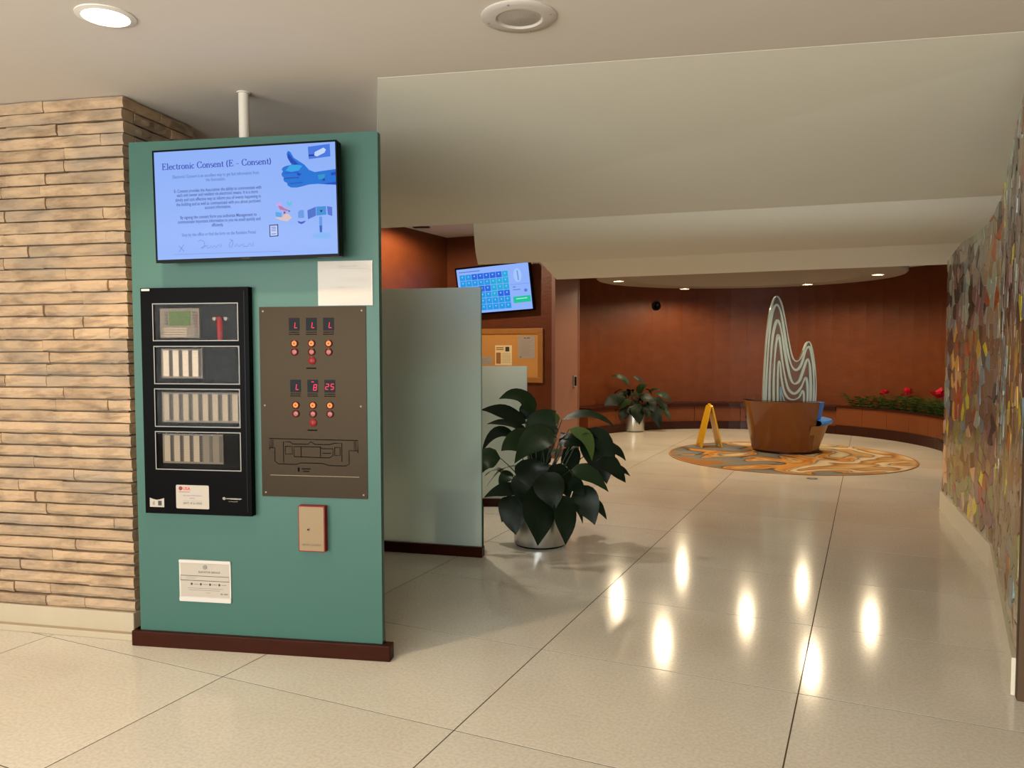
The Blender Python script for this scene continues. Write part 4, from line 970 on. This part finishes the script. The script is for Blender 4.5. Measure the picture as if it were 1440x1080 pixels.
MB().tube([(0, -.05, .61), (0, -.045, .635), (0, .045, .635), (0, .05, .61)], .011, 8).build('handle', 'yellow_plastic', ws, smooth=True)
MB().tube([(0, -.105, .6), (0, .105, .6)], .012, 8).build('hinge', 'yellow_plastic', ws, smooth=True)

# ------------------------------------------------------------------ potted plants
def bez(p0, p1, p2, t): return p0*(1-t)**2+p1*2*t*(1-t)+p2*t*t
def leaf(par, p0, p1, p2, wd, nrm, m, seed, keel=.22):
    """broad pointed leaf along a bezier; slightly folded along the midrib with wavy edges"""
    r = random.Random(seed); n = 10; vs = []; ph = r.uniform(0, 6)
    for i in range(n+1):
        t = i/n; c = bez(p0, p1, p2, t); tg = (bez(p0, p1, p2, min(1, t+.02))-bez(p0, p1, p2, max(0, t-.02))).normalized()
        sd = tg.cross(nrm)
        if sd.length < .05: sd = tg.orthogonal()
        sd.normalize(); up = sd.cross(tg).normalized()
        ww = wd/2*(math.sin(PI*min(1, t*1.02)**.72)**.85 if t < 1 else 0)+.0015
        for s in (-1, -.5, 0, .5, 1):
            lift = keel*ww*abs(s)-.12*ww*s*s+ww*.10*math.sin(ph+t*9+s*2)*abs(s)
            vs.append(c+sd*ww*s+up*lift)
    fs = [(i*5+k, i*5+k+1, (i+1)*5+k+1, (i+1)*5+k) for i in range(n) for k in range(4)]
    return MB().add(vs, fs).build('leaf', m, par, smooth=True)
def stem(par, p0, p1, bulge, r0=.006):
    mid = (p0+p1)/2+bulge
    MB().tube([bez(p0, mid, p1, k/6) for k in range(7)], [r0, r0*.95, r0*.9, r0*.85, r0*.8, r0*.7, r0*.6], 5).build('stem', 'leaf_stem', par, smooth=True)
def pot(t, r, h):
    MB().lathe([(0, 0), (r*.93, 0), (r*.93, .014), (0, .014)], 40).build('pot_foot', 'black_plastic', t)
    MB().lathe([(0, .014), (r*.99, .014), (r, .02), (r, h-.01), (r*.985, h), (r*.95, h), (r*.94, h-.05), (0, h-.05)], 56).build('pot', 'pot_metal', t, smooth=True)
    MB().lathe([(0, h-.04), (r*.94, h-.045)], 24).build('soil', 'soil', t)

P1 = atz(760, 764); P1.z = 0
p1 = thing('potted_plant', 'large dark leafed plant in a brushed steel pot beside the frosted glass', 'potted plant', P1)
pot(p1, .205, .34)
D1 = (P1+Vector((0, 0, .5))-CAM).dot(FW)
def cp(cx, cy, off): return at_depth(640+cx/3.857, 520+cy/3.857, D1+off)-P1
TOC = -FW
# leaf list: base, tip, sag point offset (up), width m, depth offset at base / tip, material
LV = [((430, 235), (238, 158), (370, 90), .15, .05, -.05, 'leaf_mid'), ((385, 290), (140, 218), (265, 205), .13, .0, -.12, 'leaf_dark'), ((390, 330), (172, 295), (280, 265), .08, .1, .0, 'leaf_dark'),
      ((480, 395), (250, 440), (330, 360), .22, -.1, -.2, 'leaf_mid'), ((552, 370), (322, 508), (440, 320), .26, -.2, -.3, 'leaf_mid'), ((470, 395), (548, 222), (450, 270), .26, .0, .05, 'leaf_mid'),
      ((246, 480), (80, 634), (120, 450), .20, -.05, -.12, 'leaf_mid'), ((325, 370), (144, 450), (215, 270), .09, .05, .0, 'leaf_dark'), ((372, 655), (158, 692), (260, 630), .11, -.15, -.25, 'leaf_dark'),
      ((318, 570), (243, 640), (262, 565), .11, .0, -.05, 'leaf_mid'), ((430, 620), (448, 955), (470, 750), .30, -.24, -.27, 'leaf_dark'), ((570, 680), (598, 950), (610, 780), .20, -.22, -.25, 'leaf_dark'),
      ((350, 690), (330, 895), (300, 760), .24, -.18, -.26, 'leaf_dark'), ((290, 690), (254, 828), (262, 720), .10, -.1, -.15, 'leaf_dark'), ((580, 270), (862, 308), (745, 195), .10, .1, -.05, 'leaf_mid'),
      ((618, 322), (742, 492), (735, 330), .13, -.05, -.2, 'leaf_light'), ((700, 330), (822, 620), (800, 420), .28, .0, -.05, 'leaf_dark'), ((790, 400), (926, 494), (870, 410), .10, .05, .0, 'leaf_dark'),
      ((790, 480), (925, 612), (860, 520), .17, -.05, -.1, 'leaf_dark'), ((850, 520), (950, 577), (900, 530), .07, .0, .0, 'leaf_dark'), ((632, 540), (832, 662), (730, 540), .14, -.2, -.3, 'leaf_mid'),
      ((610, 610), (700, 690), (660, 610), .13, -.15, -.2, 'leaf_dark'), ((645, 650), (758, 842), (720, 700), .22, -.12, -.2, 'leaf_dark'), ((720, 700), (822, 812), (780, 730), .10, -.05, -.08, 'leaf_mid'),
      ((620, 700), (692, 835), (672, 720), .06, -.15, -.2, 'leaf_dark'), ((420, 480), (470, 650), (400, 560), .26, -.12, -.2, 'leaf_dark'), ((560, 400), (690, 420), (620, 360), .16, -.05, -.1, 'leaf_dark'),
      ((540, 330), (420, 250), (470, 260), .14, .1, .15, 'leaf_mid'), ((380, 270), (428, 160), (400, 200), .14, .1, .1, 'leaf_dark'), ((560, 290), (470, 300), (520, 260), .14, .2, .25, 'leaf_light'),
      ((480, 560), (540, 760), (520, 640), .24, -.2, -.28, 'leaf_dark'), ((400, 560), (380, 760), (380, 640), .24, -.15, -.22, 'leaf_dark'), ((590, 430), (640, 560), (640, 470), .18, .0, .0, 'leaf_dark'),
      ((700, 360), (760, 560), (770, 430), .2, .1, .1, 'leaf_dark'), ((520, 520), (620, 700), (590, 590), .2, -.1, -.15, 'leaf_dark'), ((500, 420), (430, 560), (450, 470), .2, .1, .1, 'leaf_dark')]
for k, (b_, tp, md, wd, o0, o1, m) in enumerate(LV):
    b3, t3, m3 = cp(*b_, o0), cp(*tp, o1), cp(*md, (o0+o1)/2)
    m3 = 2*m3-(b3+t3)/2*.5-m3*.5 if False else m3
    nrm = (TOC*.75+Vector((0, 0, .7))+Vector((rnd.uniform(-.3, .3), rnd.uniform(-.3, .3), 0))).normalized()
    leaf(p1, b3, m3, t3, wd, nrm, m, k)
    s0 = Vector((rnd.uniform(-.07, .07), rnd.uniform(-.07, .07), .29))
    stem(p1, s0, b3, Vector((0, 0, .06))+(b3-s0).cross(Vector((0, 0, 1)))*.02)
# the unseen far side of the plant
for k in range(14):
    a = rnd.uniform(-.2, PI+.2)+YAW; r0 = rnd.uniform(.12, .3); z0 = rnd.uniform(.5, .85); r1 = r0+rnd.uniform(.15, .26)
    b3 = Vector((r0*math.cos(a), r0*math.sin(a), z0)); t3 = Vector((r1*math.cos(a), r1*math.sin(a), z0-rnd.uniform(.0, .18))); m3 = (b3+t3)/2+Vector((0, 0, .09))
    leaf(p1, b3, m3, t3, rnd.uniform(.13, .2), Vector((0, 0, 1)), rnd.choice(['leaf_dark', 'leaf_mid']), 100+k)
    stem(p1, Vector((rnd.uniform(-.06, .06), rnd.uniform(-.06, .06), .29)), b3, Vector((0, 0, .05)))

P2 = atz(890.5, 606); P2.z = 0
p2 = thing('potted_plant', 'smaller dark leafed plant in a brushed steel pot at the alcove bench', 'potted plant', P2)
pot(p2, .2, .36)
D2 = (P2+Vector((0, 0, .5))-CAM).dot(FW)
def cq(cx, cy, off): return at_depth(840+cx/10.8, 520+cy/10.8, D2+off)-P2
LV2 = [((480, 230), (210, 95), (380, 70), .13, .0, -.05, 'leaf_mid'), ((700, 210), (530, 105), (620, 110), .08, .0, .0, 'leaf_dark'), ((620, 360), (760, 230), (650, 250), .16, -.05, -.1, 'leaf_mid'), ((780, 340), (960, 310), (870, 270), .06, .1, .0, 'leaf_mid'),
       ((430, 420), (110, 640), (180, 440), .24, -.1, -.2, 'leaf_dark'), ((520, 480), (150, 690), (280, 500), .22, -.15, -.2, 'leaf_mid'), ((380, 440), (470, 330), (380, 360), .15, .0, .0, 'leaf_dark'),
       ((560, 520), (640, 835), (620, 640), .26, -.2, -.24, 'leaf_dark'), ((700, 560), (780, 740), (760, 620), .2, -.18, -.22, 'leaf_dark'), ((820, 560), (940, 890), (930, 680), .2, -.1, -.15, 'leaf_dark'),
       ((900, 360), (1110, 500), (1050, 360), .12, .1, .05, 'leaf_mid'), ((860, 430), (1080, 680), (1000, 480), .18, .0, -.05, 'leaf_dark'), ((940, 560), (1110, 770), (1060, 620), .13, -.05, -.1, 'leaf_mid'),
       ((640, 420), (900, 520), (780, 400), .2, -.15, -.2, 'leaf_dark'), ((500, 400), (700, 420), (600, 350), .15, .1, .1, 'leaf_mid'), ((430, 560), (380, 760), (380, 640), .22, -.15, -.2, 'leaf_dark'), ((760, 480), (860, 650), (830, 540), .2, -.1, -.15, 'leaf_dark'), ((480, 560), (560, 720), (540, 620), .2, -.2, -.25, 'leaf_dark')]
for k, (b_, tp, md, wd, o0, o1, m) in enumerate(LV2):
    b3, t3, m3 = cq(*b_, o0), cq(*tp, o1), cq(*md, (o0+o1)/2)
    nrm = (TOC*.7+Vector((0, 0, .7))+Vector((rnd.uniform(-.3, .3), rnd.uniform(-.3, .3), 0))).normalized()
    leaf(p2, b3, m3, t3, wd, nrm, m, 200+k)
    stem(p2, Vector((rnd.uniform(-.06, .06), rnd.uniform(-.06, .06), .31)), b3, Vector((0, 0, .05)))
for k in range(8):
    a = rnd.uniform(0, PI)+YAW; r0 = rnd.uniform(.1, .2); z0 = rnd.uniform(.5, .75); r1 = r0+rnd.uniform(.12, .2)
    b3 = Vector((r0*math.cos(a), r0*math.sin(a), z0)); t3 = Vector((r1*math.cos(a), r1*math.sin(a), z0-.1)); leaf(p2, b3, (b3+t3)/2+Vector((0, 0, .08)), t3, .15, Vector((0, 0, 1)), 'leaf_dark', 300+k)
    stem(p2, Vector((0, 0, .31)), b3, Vector((0, 0, .05)))
# leafy plant half hidden behind the end of the mosaic wall
P3 = Vector((1.0, 10.65, 0))
p3 = thing('potted_plant', 'leafy plant half hidden behind the end of the mosaic wall', 'potted plant', P3)
pot(p3, .16, .28)
for k in range(16):
    a = k*2*PI/16+rnd.uniform(-.2, .2); r0 = rnd.uniform(.05, .15); z0 = rnd.uniform(.3, .42); r1 = r0+rnd.uniform(.14, .24)
    b3 = Vector((r0*math.cos(a), r0*math.sin(a), z0)); t3 = Vector((r1*math.cos(a), r1*math.sin(a), z0+rnd.uniform(-.1, .15)))
    leaf(p3, b3, (b3+t3)/2+Vector((0, 0, .07)), t3, .06, Vector((0, 0, 1)), 'leaf_mid', 400+k); stem(p3, Vector((0, 0, .23)), b3, Vector((0, 0, .03)), .004)

# ------------------------------------------------------------------ mosaic wall
MW = [Vector((.61, 3.95)), Vector((.79, 6.16)), Vector((.64, 8.25))]
mw = MB()
mw.prism([(.61, 3.95), (1.2, 3.95), (1.25, 8.25), (.64, 8.25), (.79, 6.16)], .0, 2.9)
wr = struct(mw.build('wall_right', 'grout'), 'bending wall covered with irregular glazed mosaic pieces')
bt = MB()
for a, b in ((MW[0], MW[1]), (MW[1], MW[2])):
    d = (b-a).normalized(); n_ = Vector((-d.y, d.x))
    q = [a, a+n_*.022, b+n_*.022, b]
    bt.prism([(p.x, p.y) for p in q][::-1], 0, .165)
    m_ = bt
struct(bt.build('baseboard_right', 'base_terrazzo'), 'pale terrazzo skirting along the mosaic wall')
PALM = {'ochre': (196, 150, 62), 'yellow': (206, 178, 44), 'peach': (190, 150, 112), 'brown': (112, 82, 56), 'mauve': (122, 92, 84), 'slate': (104, 120, 122), 'dark': (58, 48, 42), 'olive': (126, 118, 66), 'sage': (146, 152, 132), 'rust': (150, 72, 38), 'grey': (132, 124, 110), 'taupe': (140, 118, 88)}
for k_, c in PALM.items(): mat('glaze_'+k_, tuple(min(235, int(v*1.15+8)) for v in c), .2, spec=.6, var=.35, vscale=30, bump=.12, bscale=45)
def clip(poly, px_, py_, nx_, ny_):
    out = []
    for i in range(len(poly)):
        a, b = poly[i], poly[(i+1) % len(poly)]; da = (a[0]-px_)*nx_+(a[1]-py_)*ny_; db = (b[0]-px_)*nx_+(b[1]-py_)*ny_
        if da <= 0: out.append(a)
        if (da < 0 < db) or (db < 0 < da):
            t = da/(da-db); out.append((a[0]+(b[0]-a[0])*t, a[1]+(b[1]-a[1])*t))
    return out
def mosaic(a, b, ztop, face, seed):
    r = random.Random(seed); Ln = (b-a).length; d = (b-a)/Ln; n_ = Vector((-d.y, d.x)); H0, H1 = .168, ztop
    cw, chh = .13, .105; nx_ = int(Ln/cw); nz_ = int((H1-H0)/chh); cw = Ln/nx_; chh = (H1-H0)/nz_
    seeds = {}
    for i in range(-1, nx_+1):
        for k in range(-1, nz_+1): seeds[i, k] = (cw*(i+.5+r.uniform(-.45, .45)), H0+chh*(k+.5+r.uniform(-.45, .45)))
    out = []
    for (i, k), (sx_, sz_) in seeds.items():
        if not (0 <= i < nx_ and 0 <= k < nz_): continue
        poly = [(max(0, sx_-.4), max(H0, sz_-.4)), (min(Ln, sx_+.4), max(H0, sz_-.4)), (min(Ln, sx_+.4), min(H1, sz_+.4)), (max(0, sx_-.4), min(H1, sz_+.4))]
        for di in (-2, -1, 0, 1, 2):
            for dk in (-2, -1, 0, 1, 2):
                o = seeds.get((i+di, k+dk))
                if o is None or (di == 0 and dk == 0): continue
                poly = clip(poly, (sx_+o[0])/2, (sz_+o[1])/2, o[0]-sx_, o[1]-sz_)
                if len(poly) < 3: break
        if len(poly) < 3: continue
        cx = sum(p[0] for p in poly)/len(poly); cz = sum(p[1] for p in poly)/len(poly)
        poly = [(cx+(p[0]-cx)*.955, cz+(p[1]-cz)*.955) for p in poly]
        tx, tz = r.uniform(-.035, .035), r.uniform(-.035, .035); th = r.uniform(.006, .009)
        f = []; bk = []
        for p in poly:
            t_ = th+(p[0]-cx)*tx+(p[1]-cz)*tz; w2 = a+d*p[0]
            q = w2+n_*max(.003, t_); f.append((q.x, q.y, p[1])); q = w2-n_*.002; bk.append((q.x, q.y, p[1]))
        n = len(poly); mb = MB().add(f+bk, [tuple(range(n))[::-1]]+[(i2, (i2+1) % n, (i2+1) % n+n, i2+n) for i2 in range(n)])
        # colour fields: tall figure-like patches, warm below, slate above
        v = noise.noise(Vector((cx*1.5+seed*9, cz*.75, seed*3.1))); v2 = noise.noise(Vector((cx*3.1, cz*1.7+seed, 7.7))); up = cz/2.4
        if up < .36: pal_ = ['ochre', 'peach', 'taupe', 'brown', 'olive', 'slate'] if v > -.1 else ['taupe', 'brown', 'mauve', 'olive', 'rust', 'grey']
        elif up < .68: pal_ = ['peach', 'ochre', 'brown', 'rust', 'olive', 'yellow'] if v > .05 else ['mauve', 'dark', 'brown', 'slate', 'sage', 'taupe']
        else: pal_ = ['slate', 'sage', 'grey', 'dark', 'mauve', 'rust'] if v > -.15 else ['brown', 'slate', 'grey', 'rust', 'taupe', 'sage']
        if face == 0: pal_ = [{'yellow': 'olive', 'ochre': 'taupe', 'rust': 'brown', 'peach': 'taupe'}.get(q, q) if r.random() < .75 else q for q in pal_]
        idx = int((v2*.5+.5)*5.99+r.uniform(-1.2, 1.2)); cname = pal_[max(0, min(5, idx))]
        if r.random() < .02: cname = 'yellow'
        c3 = a+d*cx; qs = [pj((*(a+d*p[0]), p[1])) for p in poly]
        ar = abs(sum(qs[i2][0]*qs[(i2+1) % n][1]-qs[(i2+1) % n][0]*qs[i2][1] for i2 in range(n)))/2
        if not (0 < qs[0][0] < 1440): ar *= .01
        out.append((ar, mb, cname))
    return out
cells = mosaic(MW[0], MW[1], 2.80, 0, 3)+mosaic(MW[1], MW[2], 2.52, 1, 5)
cells.sort(key=lambda q: -q[0])
for ar, mb, cn in cells[:300]: mb.build('mosaic_piece', 'glaze_'+cn, wr)
rest = bpy.data.meshes.new('mosaic_rest'); vs, fs, mi = [], [], []; names = list(PALM)
for ar, mb, cn in cells[300:]:
    o = len(vs); vs += mb.v; fs += [tuple(i+o for i in f) for f in mb.f]; mi += [names.index(cn)]*len(mb.f)
rest.from_pydata(vs, [], fs)
for k_ in names: rest.materials.append(M['glaze_'+k_])
rest.polygons.foreach_set('material_index', mi)
ro = bpy.data.objects.new('mosaic_remainder', rest); COL.objects.link(ro); ro.parent = wr; ro['kind'] = 'stuff'
MB().box(-.014, .03, -.02, .02, .165, 2.5).build('corner_bead', 'glaze_brown', wr, (.655, 8.255, 0))
bpy.context.view_layer.update()
